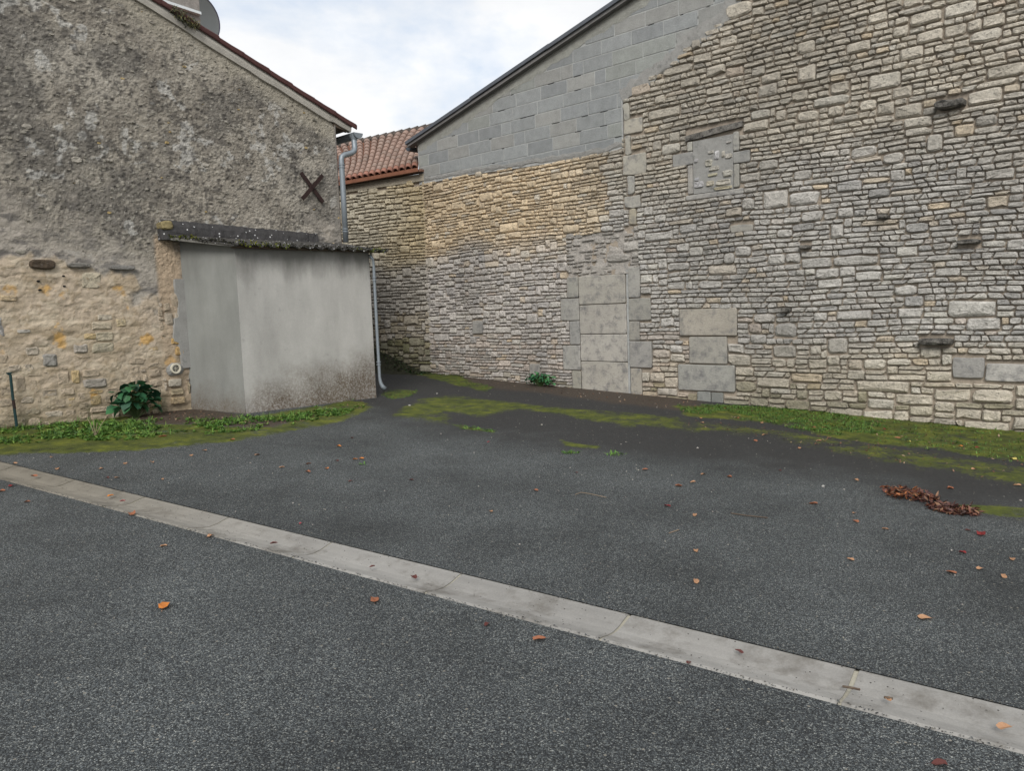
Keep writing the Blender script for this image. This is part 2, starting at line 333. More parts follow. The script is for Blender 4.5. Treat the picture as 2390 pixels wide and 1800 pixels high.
P_DT = src_poly([(1150, 868), (1250, 895), (1480, 915), (1640, 935), (1620, 962), (1500, 950), (1330, 925), (1150, 905), (960, 872), (960, 858)])
P_D2 = src_poly([(300, 960), (450, 950), (640, 985), (700, 970), (640, 1000), (430, 990), (300, 992)])
def bank(x, y, P, q):                            # how near the foot of a wall plane
    return None
def ground_masks(x, y):
    e = (fbm(x*2.2, y*2.2, 5, 5)-.5); xx = x+e*.25; yy = y+e*.25; e2 = fbm(x*9, y*9, 11, 3)-.5
    moss = np.zeros(x.shape)
    for P, s, a in ((P_M1, .10, .80), (P_M2, .20, .68), (P_M3, .12, .66), (P_M4, .1, .7), (P_M5, .12, .82), (P_M5b, .25, .50), (P_M6, .06, .62), (P_M7, .05, .62), (P_M8, .05, .55)):
        moss = np.maximum(moss, a*inside_soft(P, xx, yy, s))
    moss = np.clip(moss*(1+e2*1.1+e*.8), 0, 1)
    dark = .93*inside_soft(P_DK, x+e*.9+e2*.25, y+e*.9+e2*.25, .55)
    dirt = np.maximum(inside_soft(P_DT, xx, yy, .16)*.85, inside_soft(P_D2, xx, yy, .12))
    moss = moss*(1-.85*inside_soft(P_D2, xx, yy, .10))
    return moss, dark, dirt
def sheet(name, us, vs, mat, dz=0., masks=True):
    U, V = np.meshgrid(us, vs); X = P0[0]+U*GD[0]+V*GW[0]; Y = P0[1]+U*GD[1]+V*GW[1]
    Z = gz(X, Y)+dz
    c = np.zeros((U.size, 3))
    if masks:
        m, d, e = ground_masks(X.ravel(), Y.ravel()); c[:, 0] = m; c[:, 1] = d; c[:, 2] = e
        fade = sstep(0, .1, V.ravel())
        Z = Z + ((m*.02*(fbm(X.ravel()*14, Y.ravel()*14, 3, 3)) + .006*(fbm(X.ravel()*3, Y.ravel()*3, 8, 3)-.5))*fade).reshape(Z.shape)
    nu = len(us); nv = len(vs); I = (np.arange(nv-1)[:, None]*nu+np.arange(nu-1)[None]).ravel()
    f = np.stack([I, I+nu, I+nu+1, I+1], 1)
    v = np.stack([X.ravel(), Y.ravel(), Z.ravel()], 1)
    return mesh(name, v, f[:, ::-1].tolist() if False else f.tolist(), mat, None, c, smooth=True, kind='structure')
us = np.concatenate([np.linspace(-9, -3, 90, endpoint=False), np.linspace(-3, 11, 400, endpoint=False), np.linspace(11, 16, 60)])
vs = np.concatenate([[0], np.linspace(.03, 9.5, 270, endpoint=False), np.linspace(9.5, 14, 60)])
apron = sheet('apron', us, vs, M_APRON)
road = sheet('road', np.linspace(-9, 16, 60), np.linspace(-9, -.34, 40), M_ROAD, masks=False)
S = 260.
mesh('ground', [(x, y, gz(x, y)-.16) for x, y in ((-S, -S), (S, -S), (S, S), (-S, S))], [(0, 1, 2, 3)], M_SOIL, kind='structure')

# dished concrete gutter: one bed, every channel stone a piece of its own
prof = [(0, -.004), (.02, .004), (.06, -.004), (.11, -.016), (.17, -.022), (.23, -.016), (.28, -.004), (.32, .004), (.34, -.004)]
def gpt(u, v, dz): x, y = P0+u*GD+v*GW; return (x, y, gz(x, y)+dz)
M_CHAN = material('channel_concrete', attr=True, var=.2, scale=5, fine=120, bump=.35, bdist=.003, dark=(.085, .074, .058), darkpos=(.50, .76), darkscale=3.4, pts=(60, .22, (.05, .045, .04), .10))
M_CJOINT = material('channel_joint', (.33, .31, .25), var=.2, bump=.5)
b = MB()
bprof = [(-.04, -.02), (-.002, -.012)]+[(v, z-.006) for v, z in prof[1:-1]]+[(.342, -.012), (.38, -.02)]
bed = [gpt(-8, -v, z) for v, z in bprof] + [gpt(13, -v, z) for v, z in bprof]
n = len(bprof); b.add(bed, [(i, i+1, i+1+n, i+n) for i in range(n-1)])
gut = b.obj('gutter_channel', M_CJOINT, kind='structure'); n = len(prof)
for kx in range(-7, 12):
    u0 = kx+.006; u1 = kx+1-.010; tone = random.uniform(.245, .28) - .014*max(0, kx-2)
    m_ = MB(); cols = []; seg = 5; v = []
    for i in range(seg+1):
        uu = lerp(u0, u1, i/seg)
        for j, (vv, z) in enumerate(prof):
            du = .004*math.sin(9*vv+kx)*(1 if i in (0, seg) else 0)
            v.append(gpt(uu+du, -vv, z+random.uniform(-.001, .001)))
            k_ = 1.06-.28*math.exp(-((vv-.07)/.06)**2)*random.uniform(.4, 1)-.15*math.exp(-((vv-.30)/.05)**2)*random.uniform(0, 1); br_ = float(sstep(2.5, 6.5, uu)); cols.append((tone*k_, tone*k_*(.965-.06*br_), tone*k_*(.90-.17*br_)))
    f = [(i*n+j, i*n+j+1, (i+1)*n+j+1, (i+1)*n+j) for i in range(seg) for j in range(n-1)]
    # end faces give the joint its depth
    for e0 in (0, seg):
        base = len(v); v += [(p[0], p[1], p[2]-.02) for p in v[e0*n:e0*n+n]]; cols += cols[e0*n:e0*n+n]
        f += [(e0*n+j, e0*n+j+1, base+j+1, base+j) for j in range(n-1)]
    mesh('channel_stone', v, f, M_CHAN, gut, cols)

# ------------------------------------------------------------------ stone laying
def stone_geo(x0, x1, zb, zt, proud=None, e=None, n=10, back=.05, rough=1., sl=0., sr=0.):
    e = e or random.choice((.18, .24, .3, .36, .42, .52))
    w = x1-x0; xc = (x0+x1)/2; p = random.uniform(.0, .018) if proud is None else proud
    hh = zt(xc)-zb(xc); ph = random.uniform(0, .5); out_ = []
    for k in range(n):
        a = 2*pi*(k+ph)/n; ca, sa = cos(a), sin(a)
        e1 = e*random.uniform(.75, 1.3); px = math.copysign(abs(ca)**e1, ca); pz = math.copysign(abs(sa)**e1, sa)
        x = lerp(x0+sl*pz, x1+sr*pz, (px*random.uniform(.93, 1.0)+1)/2); lo, hi = zb(x), zt(x)
        z = (lo+hi)/2 + pz*(hi-lo)/2*random.uniform(.84, 1.0)
        out_.append((x, z))
    if random.random() < .5:                     # a broken corner
        q = random.randrange(n); x, z = out_[q]; out_[q] = (lerp(x, xc, random.uniform(.05, .22)*min(1, hh/w*1.5)), lerp(z, (zb(xc)+zt(xc))/2, random.uniform(.1, .4)))
    cx = sum(q[0] for q in out_)/n; cz = sum(q[1] for q in out_)/n
    tx = random.uniform(-.05, .05)*rough; tz = random.uniform(-.14, .10)*rough
    def Y(x, z, extra): return -p - extra + (x-cx)*tx + (z-cz)*tz
    bl = min(.006+.10*hh, .015); s2 = random.uniform(.66, .80)
    v = [(x, back, z) for x, z in out_] + [(x, Y(x, z, 0)+.010, z) for x, z in out_]
    for x, z in out_:
        xx = cx+(x-cx)*(1-(1-s2)*min(1, hh/w*1.2)); zz = cz+(z-cz)*s2
        v.append((xx, Y(xx, zz, bl*random.uniform(.2, 1.25)), zz))
    v.append((cx+random.uniform(-.2, .2)*w, Y(cx, cz, bl*random.uniform(.1, 1.4)), cz+random.uniform(-.15, .15)*hh))
    f = []
    for k in range(n):
        j = (k+1) % n
        f += [(k, j, n+j, n+k), (n+k, n+j, 2*n+j, 2*n+k), (2*n+k, 2*n+j, 3*n)]
    return v, f, (cx, cz, w, hh)
def lay_wall(xa, xb, ztop, h0, warp, span_p, lens, obstacles, inside, joint=.007, z0=-.15, tilt=0.):
    """Courses of stones between xa and xb; span_p(x, z) gives the chances of 1, 2, 3 or 4 courses."""
    nc = int((ztop-z0)/h0)+2; free = [[] for _ in range(nc+6)]; res = []
    hs = [0.]
    for _ in range(nc+8): hs.append(hs[-1]+h0*random.choice((.78, .88, .95, 1., 1.05, 1.14, 1.26)))
    def zc(c, x): a = int(c); return z0 + hs[a] + (hs[a+1]-hs[a])*(c-a) + warp(x, c) + tilt*(x-xa)
    for c in range(nc):
        x = xa
        zm0 = zc(c+.5, x)
        occ = sorted(free[c])
        for ob in obstacles:
            zlo, zhi = zc(c, ob[0]), zc(c+1, ob[0])
            if zhi-.012 > ob[2] and zlo+.012 < ob[3]: occ.append((ob[0], ob[1]))
        occ.sort(); gaps = []; cur = xa
        for a, b_ in occ:
            a = min(a, xb)
            if a > cur+.02: gaps.append((cur, a))
            cur = max(cur, b_)
        if cur < xb-.02: gaps.append((cur, xb))
        for ga, gb in gaps:
            x = ga; sl = 0.
            while x < gb-.015:
                zz = zc(c+.5, x); pr = span_p(x, zz); r = random.random(); m = 1
                for q in pr:
                    if r < q: break
                    r -= q; m += 1
                m = min(m, 4)
                ml, sg = lens(x, zz, m); Ln = max(.045, random.lognormvariate(math.log(ml), sg))
                if gb-(x+Ln) < .05: Ln = gb-x
                Ln = min(Ln, gb-x)
                while m > 1:
                    ok = True
                    for q in range(1, m):
                        for a, b_ in free[c+q]:
                            if a < x+Ln-.01 and b_ > x+.01: ok = False
                        for ob in obstacles:
                            if zc(c+q+1, x)-.01 > ob[2] and zc(c+q, x)+.01 < ob[3] and ob[0] < x+Ln-.01 and ob[1] > x+.01: ok = False
                    if ok: break
                    m -= 1
                if m > 1:
                    for q in range(1, m): free[c+q].append((x, x+Ln))
                # keep very long single-course stones rare
                if m == 1 and Ln > .42: Ln = .42 if gb-(x+.42) > .05 else Ln
                zmid = (zc(c, x+Ln/2)+zc(c+m, x+Ln/2))/2
                sr = 0. if x+Ln > gb-.03 or m != 1 else random.gauss(0, .010)
                if m != 1: sl = 0.
                if inside(x+Ln/2, zmid):
                    res.append((x+joint*random.uniform(.1, .8), x+Ln-joint*random.uniform(.1, .8), c, c+m, (sl, sr)))
                sl = sr
                x += Ln
    return res, zc
def shift(i): return lambda z: z
def build_stones(pl, parent, items, zc, color, joint, name='stone', limit=300, mat=None, extra=None, minz=-.1, collect=False, **kw):
    G_ = []
    mat = mat or M_STONE
    for x0, x1, c0, c1, m in items:
        zb = lambda x, c0=c0: zc(c0, x)+joint*.5; zt = lambda x, c1=c1: zc(c1, x)-joint*.5
        v, f, (cx, cz, w_, h_) = stone_geo(x0, x1, zb, zt, sl=m[0], sr=m[1], **kw)
        if cz < minz: continue
        col = color(cx, cz, w_, h_)
        P = pl.o + pl.ex*cx + np.array([0, 0, cz-EYE]); dep = P@fw
        uu = 1195+F*(P@rt)/dep; vv = 900-F*(P@up)/dep
        vis = -20 < uu < 2410 and -20 < vv < 1820
        G_.append(((w_*h_/dep**2 if vis else 0), v, f, col))
    if collect: return G_
    G_.sort(key=lambda g: -g[0])
    for s_, v, f, col in G_[:limit]:
        mesh(name, v, f, mat, parent, np.tile(col, (len(v), 1)))
    b = MB()
    for s_, v, f, col in G_[limit:]: b.add(v, f, col)
    if b.v: b.obj('small_stones', mat, parent, kind='stuff')
    return len(G_)
def rnd(a, b): return random.uniform(a, b)

# ================================================================== the barn
barn = empty('barn', BARN.M, label='large rubble-stone barn gable with grey concrete blocks filling its upper left part', cat='barn')
SL = .252
def verge_z(x): return 4.842 + (x+10.898)*SL
apex = -2.9
def roof_z(x): return verge_z(x) if x < apex else verge_z(apex)-(x-apex)*SL
wallb = MB().prism([(-11.42, -.35), (2.6, -.35), (2.6, roof_z(2.6)-.12), (apex, roof_z(apex)-.12), (-11.42, verge_z(-11.42)-.12)], .028, .6).obj('rubble_wall', M_JOINT, barn)
# boundary between rubble and blockwork
BND = [(-11.42, 3.93), (-10.8, 3.90), (-10.0, 3.90), (-9.2, 3.86), (-8.1, 3.82), (-7.2, 3.80), (-6.86, 3.84), (-6.85, 3.9), (-6.84, 4.53), (-6.5, 4.655), (-6.05, 4.82), (-5.66, 5.04), (-5.16, 5.20), (-5.03, 5.38), (-4.95, 5.75), (-4.3, 6.2), (-3.6, 6.7)]
def bnd_z(x):
    for (a, za), (b_, zb_) in zip(BND, BND[1:]):
        if a <= x <= b_: return lerp(za, zb_, (x-a)/(b_-a+1e-9))
    return 99 if x > -3.6 else BND[0][1]
def warp(x, c):
    return float(.06*(vnoise(np.array([x*.5+c*.01]), np.array([c*.05]), 3)[0]-.5) + .030*(vnoise(np.array([x*1.4]), np.array([c*.25]), 9)[0]-.5) + .014*(vnoise(np.array([x*3.7]), np.array([c*.6]), 4)[0]-.5))
_wc = {}
def warp_c(x, c):
    k = (round(x, 2), c)
    if k not in _wc: _wc[k] = warp(*k)
    return _wc[k]
def span_p(x, z):
    t = np.clip((x+10.5)/7.5, 0, 1)
    if x > -6.86:
        if z < .8: return (.66, .32, .02, 0)
        return (lerp(.95, .90, t), lerp(.045, .09, t), .008, .002)
    if 2.45 > z > .9: return (.60, .36, .035, .005)
    return (.82, .16, .02, 0)
def lens(x, z, m):
    if z < .75 and x > -6.4: return (.17+.05*m, .40)
    if x < -6.86: return ((.135, .17, .20, .24)[m-1], .42)
    return ((.145, .25, .32, .36)[m-1], .36)
# dressed pieces: (x0, x1, z0, z1, colour, proud, name)
GREYS = (.36, .355, .335); WARM = (.40, .365, .30)
DOOR = [(-7.745, -6.86, 1.545, 1.985, (.385, .37, .335)), (-7.74, -6.855, 1.085, 1.54, (.37, .355, .325)), (-7.735, -6.85, .66, 1.08, (.405, .39, .36)), (-7.73, -6.845, .12, .655, (.38, .365, .33))]
JAMB = [(-7.975, -7.752, 1.66, 1.985, (.34, .335, .305)), (-8.115, -7.75, 1.30, 1.655, (.33, .325, .305)), (-7.95, -7.745, .915, 1.295, (.31, .31, .30)), (-8.10, -7.742, .51, .91, (.35, .345, .325)), (-7.92, -7.738, .12, .505, (.32, .31, .27)),
        (-6.81, -6.60, 1.62, 2.07, (.34, .335, .315)), (-6.81, -6.42, 1.28, 1.615, (.31, .305, .28)), (-6.81, -6.62, .985, 1.275, (.32, .31, .28)), (-6.805, -6.415, .58, .98, (.33, .325, .31)), (-6.80, -6.60, .14, .575, (.35, .33, .29))]
INF = [(-5.945, -5.065, 1.052, 1.43, (.39, .365, .32)), (-5.80, -5.213, .662, 1.046, (.34, .33, .30)), (-5.985, -5.10, .282, .656, (.31, .31, .29)), (-5.68, -5.47, .10, .276, (.25, .26, .25)), (-5.465, -5.28, .10, .276, (.22, .23, .22))]
WINJ = [(-5.785, -5.70, 3.36, 3.70, (.36, .355, .32)), (-6.02, -5.70, 3.405, 3.58, (.30, .30, .29)), (-5.785, -5.70, 3.07, 3.40, (.33, .32, .30)),
        (-5.10, -5.015, 3.48, 3.73, (.33, .325, .30)), (-5.10, -4.86, 3.32, 3.475, (.29, .29, .28)), (-5.10, -5.015, 3.01, 3.315, (.31, .305, .28)), (-5.82, -4.96, 2.92, 3.0, (.33, .325, .31))]
WINJ[0] = (-5.785, -5.70, 3.585, 3.715, (.36, .355, .32)); WINJ[2] = (-5.785, -5.70, 3.005, 3.40, (.33, .32, .30))
QUO = [(-6.835, -6.72, 4.20, 4.43, (.37, .36, .32)), (-6.835, -6.50, 3.985, 4.19, (.39, .37, .32)), (-6.83, -6.70, 3.70, 3.975, (.38, .37, .33)), (-6.86, -6.46, 3.40, 3.69, (.38, .365, .32)), (-6.80, -6.66, 3.13, 3.39, (.36, .355, .33)), (-6.84, -6.56, 2.93, 3.12, (.37, .36, .33)), (-6.78, -6.64, 2.69, 2.92, (.38, .35, .28))]
SQ = [(-2.45, -2.135, .565, .81, (.335, .33, .32)), (-2.125, -1.66, .54, .745, (.42, .41, .39)), (-10.16, -9.90, 1.10, 1.33, (.31, .305, .29)), (-8.83, -8.60, .30, .60, (.30, .29, .27)),
      (-5.15, -4.82, 2.42, 2.52, (.34, .33, .30))]
MORT = [(-5.70, -5.10, 2.985, 3.715), (-6.845, -6.81, .2, 2.05)]
RENDP = (-7.96, -6.62, 2.0, 2.62)
obst = [(o[0]-.004, o[1]+.004, o[2]-.004, o[3]+.004) for o in DOOR+JAMB+INF+WINJ+QUO+SQ]
obst += [(-5.81, -4.96, 3.716, 3.86), (-5.70, -5.10, 2.985, 3.72), (-6.85, -6.81, .1, 2.05), RENDP]
LUMPS = [(-2.66, -2.36, 3.52, 3.64), (-2.80, -2.44, .93, 1.03), (-3.26, -3.14, 2.40, 2.47), (-2.42, -2.19, 2.04, 2.11), (-4.20, -4.06, 2.13, 2.19), (-4.43, -4.32, 1.34, 1.42)]
obst += LUMPS
def in_rubble(x, z):
    if z > roof_z(x)-.14: return False
    return z < bnd_z(x)-.02 if x < -3.6 else True
def barn_col(x, z, w_, h_):
    blot = float(fbm(np.array([x*.9]), np.array([z*1.1]), 21, 3)[0])
    grey = np.array([.41, .392, .362]); och = np.array([.55, .44, .30]); beige = np.array([.455, .41, .335]); lil = np.array([.44, .41, .378]); red = np.array([.44, .34, .265])
    c = grey
    if x < -7.2:
        t = sstep(2.25, 2.75, z + (blot-.5)*.8); c = lerp(lil, och, t)
        c = lerp(c, beige, .45*float(sstep(-9.0, -7.0, x))*t)
    else:
        t = sstep(2.5, 3.6, z+(blot-.5)*1.4); c = lerp(grey, beige, t*.85)
        if z < 1.0: c = lerp(beige, c, sstep(.6, 1.1, z+(blot-.5)*.6))
    if z < 1.1 and x < -5 and random.random() < .5: c = lerp(c, red, rnd(.1, .5))
    r = random.random()
    if r < .05: c = lerp(c, och*.95, rnd(.2, .75))
    elif r < .07: c = lerp(c, red, rnd(.1, .5))
    elif r < .17: c = c*np.array([.88, .89, .91])*rnd(.82, 1)
    elif r < .28: c = lerp(c, np.array([.46, .44, .39]), rnd(.2, .7))
    if z < .28+rnd(0, .2) and random.random() < .45: c = lerp(c, np.array([.15, .14, .07]), rnd(.2, .6))
    st = float(fbm(np.array([x*.7]), np.array([z*.45]), 57, 4)[0]); c = c*lerp(1.12, .86, float(sstep(.38, .66, st)))
    return c*rnd(.91, 1.08)*1.09
WREG = [(-11.34, -6.86, .052), (-6.86, .6, .065)]
WARMUP = np.array([.985, .965, .935])
def slabs(lst, joint, e=.16, nn=12, name='dressed_stone', mat=None, par=None, proud=(.004, .014), jit=.004, parent=barn, bulge=.2):
    for x0, x1, z0, z1, col in lst:
        pr = rnd(*proud); c = np.array(col)*WARMUP
        # rectangular stone with slightly worn arrises
        bx = .008; J = lambda: rnd(-jit, jit)
        o4 = [(x0+joint+J(), z0+joint+J()), (x1-joint+J(), z0+joint+J()), (x1-joint+J(), z1-joint+J()), (x0+joint+J(), z1-joint+J())]
        o8 = []
        for i in range(4):
            a, b_ = o4[i], o4[(i+1) % 4]; L_ = math.hypot(b_[0]-a[0], b_[1]-a[1]); q = min(.014, L_*.12)/L_
            o8 += [(lerp(a[0], b_[0], q), lerp(a[1], b_[1], q)), (lerp(a[0], b_[0], .5)+J(), lerp(a[1], b_[1], .5)+J()), (lerp(a[0], b_[0], 1-q), lerp(a[1], b_[1], 1-q))]
        n = len(o8); cx = (x0+x1)/2; cz = (z0+z1)/2
        v = [(x, .05, z) for x, z in o8]+[(x, -pr+.006, z) for x, z in o8]
        v += [(x-math.copysign(bx, x-cx), -pr-rnd(0, .002), z-math.copysign(bx, z-cz)) for x, z in o8]+[(cx, -pr-.003, cz)]
        f = []
        for k_ in range(n):
            j = (k_+1) % n; f += [(k_, j, n+j, n+k_), (n+k_, n+j, 2*n+j, 2*n+k_), (2*n+k_, 2*n+j, 3*n)]
        mesh(name, v, f, mat or M_SLAB, par or parent, np.tile(c*rnd(.95, 1.05), (len(v), 1)))
G_all = []
for xa_, xb_, h_ in WREG:
    items, zc = lay_wall(xa_, xb_, 6.6, h_, warp_c, span_p, lens, obst, in_rubble)
    G_all += build_stones(BARN, wallb, items, zc, barn_col, .006, collect=True)
G_all.sort(key=lambda g: -g[0])
for s_, v, f, col in G_all[:300]: mesh('stone', v, f, M_STONE, wallb, np.tile(col, (len(v), 1)))
b = MB()
for s_, v, f, col in G_all[300:]: b.add(v, f, col)
b.obj('small_stones', M_STONE, wallb, kind='stuff')
slabs(DOOR, .003, name='door_infill_slab', proud=(.002, .006))
slabs(JAMB, .004, name='jamb_stone')
slabs(INF, .004, name='infill_block')
slabs(WINJ, .003, name='window_surround_stone')
slabs(QUO, .006, name='quoin', jit=.014)
slabs(SQ, .006, name='squared_stone', jit=.008)
# cement between the door slabs and jamb, and in the blocked window with stones showing in it
def patch(name, x0, x1, z0, z1, y, mat, parent, nx, nz, amp, col=None, seed=0, ragged=0., sc=6.):
    """an uneven cement face with real relief and a ragged outline"""
    xs = np.linspace(x0, x1, nx); zs = np.linspace(z0, z1, nz); X, Z = np.meshgrid(xs, zs)
    e = ragged*(fbm(X*7, Z*7, seed+5, 3)-.5)*2
    bx = np.abs(X-(x0+x1)/2)/((x1-x0)/2); bz = np.abs(Z-(z0+z1)/2)/((z1-z0)/2)
    Yv = y - amp*(fbm(X*sc, Z*sc, seed, 5)-.5)*2
    v = np.stack([(X+e).ravel(), Yv.ravel(), (Z+e).ravel()], 1).tolist()
    I = (np.arange(nz-1)[:, None]*nx+np.arange(nx-1)[None]).ravel()
    f = np.stack([I, I+1, I+nx+1, I+nx], 1).tolist()
    rim = [i for i in range(nx)]+[i*nx+nx-1 for i in range(1, nz)]+[(nz-1)*nx+i for i in range(nx-2, -1, -1)]+[i*nx for i in range(nz-2, 0, -1)]
    n0 = len(v); v += [[v[i][0], .05, v[i][2]] for i in rim]
    m_ = len(rim); f += [[rim[(k_+1) % m_], rim[k_], n0+k_, n0+(k_+1) % m_] for k_ in range(m_)]
    c = None if col is None else np.tile(col, (len(v), 1))
    return mesh(name, v, f, mat, parent, c)
M_CPATCH = material('patch_cement', (.275, .27, .255), var=.25, scale=7, fine=60, bump=.7, bdist=.012, dark=(.15, .15, .14))
patch('door_joint_fill', -6.847, -6.812, .1, 2.04, .004, M_CMORT, barn, 4, 60, .006, ragged=.004)
patch('window_cement_fill', -5.698, -5.102, 3.002, 3.71, .0, M_CPATCH, barn, 40, 48, .008, seed=4)
for x0, x1, z0, z1, c in [(-5.47, -5.38, 3.50, 3.55, (.42, .40, .33)), (-5.38, -5.30, 3.40, 3.54, (.5, .49, .45)), (-5.27, -5.22, 3.42, 3.52, (.48, .45, .36)), (-5.22, -5.11, 3.40, 3.47, (.46, .43, .35)), (-5.52, -5.40, 3.33, 3.44, (.44, .42, .33)),
                          (-5.46, -5.30, 3.27, 3.34, (.38, .36, .29)), (-5.48, -5.33, 3.20, 3.245, (.47, .44, .30)), (-5.27, -5.11, 3.16, 3.26, (.44, .42, .34)), (-5.68, -5.60, 3.17, 3.22, (.4, .4, .38)), (-5.69, -5.53, 3.07, 3.165, (.46, .45, .42)),
                          (-5.51, -5.38, 3.075, 3.155, (.46, .42, .31)), (-5.37, -5.13, 3.06, 3.15, (.47, .44, .35)), (-5.39, -5.11, 2.985+.02, 3.055, (.50, .45, .30)), (-5.68, -5.62, 3.42, 3.47, (.40, .39, .36)), (-5.2, -5.12, 3.6, 3.63, (.42, .4, .34))]:
    v, f, _ = stone_geo(x0, x1, lambda x, z0=z0: z0, lambda x, z1=z1: z1, proud=.008, e=.4)
    mesh('stone', v, f, M_STONE, barn, np.tile(np.array(c)*[.98, .98, 1.06], (len(v), 1)))
# weathered timber lintel of the blocked window, tilted and dark
b = MB(); n = 9; v = []
for i in range(n):
    t = i/(n-1); x = lerp(-5.80, -4.965, t); zl = lerp(3.725, 3.775, t)+rnd(-.006, .006); zh = lerp(3.80, 3.855, t)+rnd(-.008, .008)
    v += [(x, -.025+rnd(-.006, .006), zl), (x, .05, zl), (x, .05, zh), (x, -.02+rnd(-.006, .006), zh)]
f = [(i*4+k_, i*4+(k_+1) % 4, (i+1)*4+(k_+1) % 4, (i+1)*4+k_) for i in range(n-1) for k_ in range(4)]+[(0, 3, 2, 1), ((n-1)*4, (n-1)*4+1, (n-1)*4+2, (n-1)*4+3)]
M_LINTEL = material('lichen_shadow_stone', (.25, .235, .21), var=.5, scale=14, fine=50, bump=1., bdist=.03, dark=(.035, .033, .03), darkpos=(.40, .62), darkscale=14)
mesh('window_lintel', v, [q[::-1] for q in f], M_LINTEL, barn)
# stones that stick out of the wall, dark with lichen and some painted-in shadow
for x0, x1, z0, z1 in LUMPS:
    v, f, _ = stone_geo(x0, x1, lambda x, z0=z0: z0+.005, lambda x, z1=z1: z1-.005, proud=.11 if x1-x0 > .25 else .08, e=.62, n=11, rough=2.2)
    o = mesh('projecting_stone', v, f, M_LINTEL, barn); o['label'] = 'dark stone sticking out of the wall, lichen and some shadow in its colour'
# rubble over the doorway smeared with mortar
patch('smeared_mortar', RENDP[0]+.02, RENDP[1]-.02, RENDP[2]-.01, RENDP[3]+.0, .022, material('smear_mortar', (.41, .38, .345), var=.3, scale=10, fine=40, bump=.9, bdist=.03, dark=(.2, .2, .19)), barn, 90, 46, .018, seed=31, ragged=.03, sc=9.)
its, zc2 = lay_wall(RENDP[0]-.02, RENDP[1]+.02, 2.7, .0515, warp_c, lambda x, z: (.7, .27, .03, 0), lambda x, z, m: ((.12, .16, .2, .2)[m-1], .4), [], lambda x, z: RENDP[2]-.02 < z < RENDP[3]+.01 and random.random() < (.62 if abs(x+7.35) < .5 else .8), joint=.012)
for x0, x1, c0, c1, m in its:
    v, f, (cx, cz, w_, h_) = stone_geo(x0, x1, lambda x: zc2(c0, x)+.006, lambda x: zc2(c1, x)-.006, proud=rnd(-.016, .004))
    mesh('stone', v, f, M_STONE, barn, np.tile(np.array([.41, .385, .35])*rnd(.85, 1.1), (len(v), 1)))

# concrete blockwork in the gable
bw_poly = [(-11.42, 3.87)]+[(x, z-.03) for x, z in BND[1:]]+[(-3.6, verge_z(-3.6)-.1), (-11.42, verge_z(-11.42)-.1)]
blockwall = MB().prism(bw_poly, .0015, .0275).obj('blockwork', M_CMORT, barn)
R0 = 3.981; RH = .2052
blk = []
def bwcol():
    r = random.random(); base = np.array([.265, .275, .272])
    if r < .2: base = np.array([.285, .285, .27])
    elif r < .4: base = np.array([.245, .255, .255])
    elif r < .5: base = np.array([.27, .28, .262])
    return base*rnd(.92, 1.08)
for r in range(-1, 14):
    z0 = R0+r*RH+.004; z1 = z0+RH-.011; x = -11.405 + (.265 if r % 2 == 0 else 0)*1.0
    off = {-1: -.1, 0: .566, 1: .277, 2: .532, 3: .27, 4: .35}.get(r, rnd(.15, .5)); x = -11.405; first = True
    while x < -3.7:
        Lb = (off if first else .533); first = False
        if Lb <= .03: x += .15; continue
        if not 0 and random.random() < .06 and x > -10: Lb = rnd(.2, .3)
        a, b_ = x, x+Lb-.012; x += Lb
        # clip to the region: rubble line below, verge above
        poly = []
        lo = lambda q: max(z0, bnd_z(q)+.012) if q < -6.86 else z0
        zmx = lambda q: min(z1, verge_z(q)-.17-.05*float(vnoise(np.array([q*3]), np.array([1.]), 2)[0]))
        bb = b_
        if a < -6.86 < b_ and z0 < 4.5: bb = -6.862
        if a >= -6.87 and z1 < 4.53: continue
        if a >= -6.9:
            # right-hand stepped edge
            lim = [q for q in np.arange(a, b_, .01) if bnd_z(q) > z0+.10]
            if lim: bb = min(bb, lim[0])
        if bb-a < .05: continue
        qs = np.linspace(a, bb, 7)
        bot = [(q, lo(q)) for q in qs]; top = [(q, zmx(q)) for q in qs[::-1]]
        if max(t_[1] for t_ in top)-z0 < .05: continue
        top = [(q, max(t, lo(q)+.004)) for q, t in top]
        if sum(t[1] for t in top)/7-sum(t[1] for t in bot)/7 < .03: continue
        pts = bot+top; cx = sum(p[0] for p in pts)/len(pts); cz = sum(p[1] for p in pts)/len(pts); n = len(pts); pr = rnd(.001, .006)
        v = [(p[0], .03, p[1]) for p in pts]+[(p[0], -pr+.004, p[1]) for p in pts]
        v += [(p[0]-math.copysign(min(.006, abs(p[0]-cx)), p[0]-cx), -pr, p[1]-math.copysign(min(.005, abs(p[1]-cz)*.5), p[1]-cz)) for p in pts]
        f = []
        for k_ in range(n):
            j = (k_+1) % n; f += [(k_, j, n+j, n+k_), (n+k_, n+j, 2*n+j, 2*n+k_)]
        f.append(tuple(range(2*n, 3*n)))
        mesh('concrete_block', v, f, M_BLOCK, blockwall, np.tile(bwcol(), (len(v), 1)))
b = MB()
for q in range(46):
    r = random.randint(0, 9); x0 = rnd(-11.2, -5.6); z0 = R0+r*RH
    if z0 < bnd_z(x0)+.05 or z0 > verge_z(x0)-.3: continue
    Lq = rnd(.03, .16); b.box((x0, -.004, z0-.004), (x0+Lq, .01, z0+.003))
b.obj('open_joint', M_DARK, blockwall, kind='stuff')
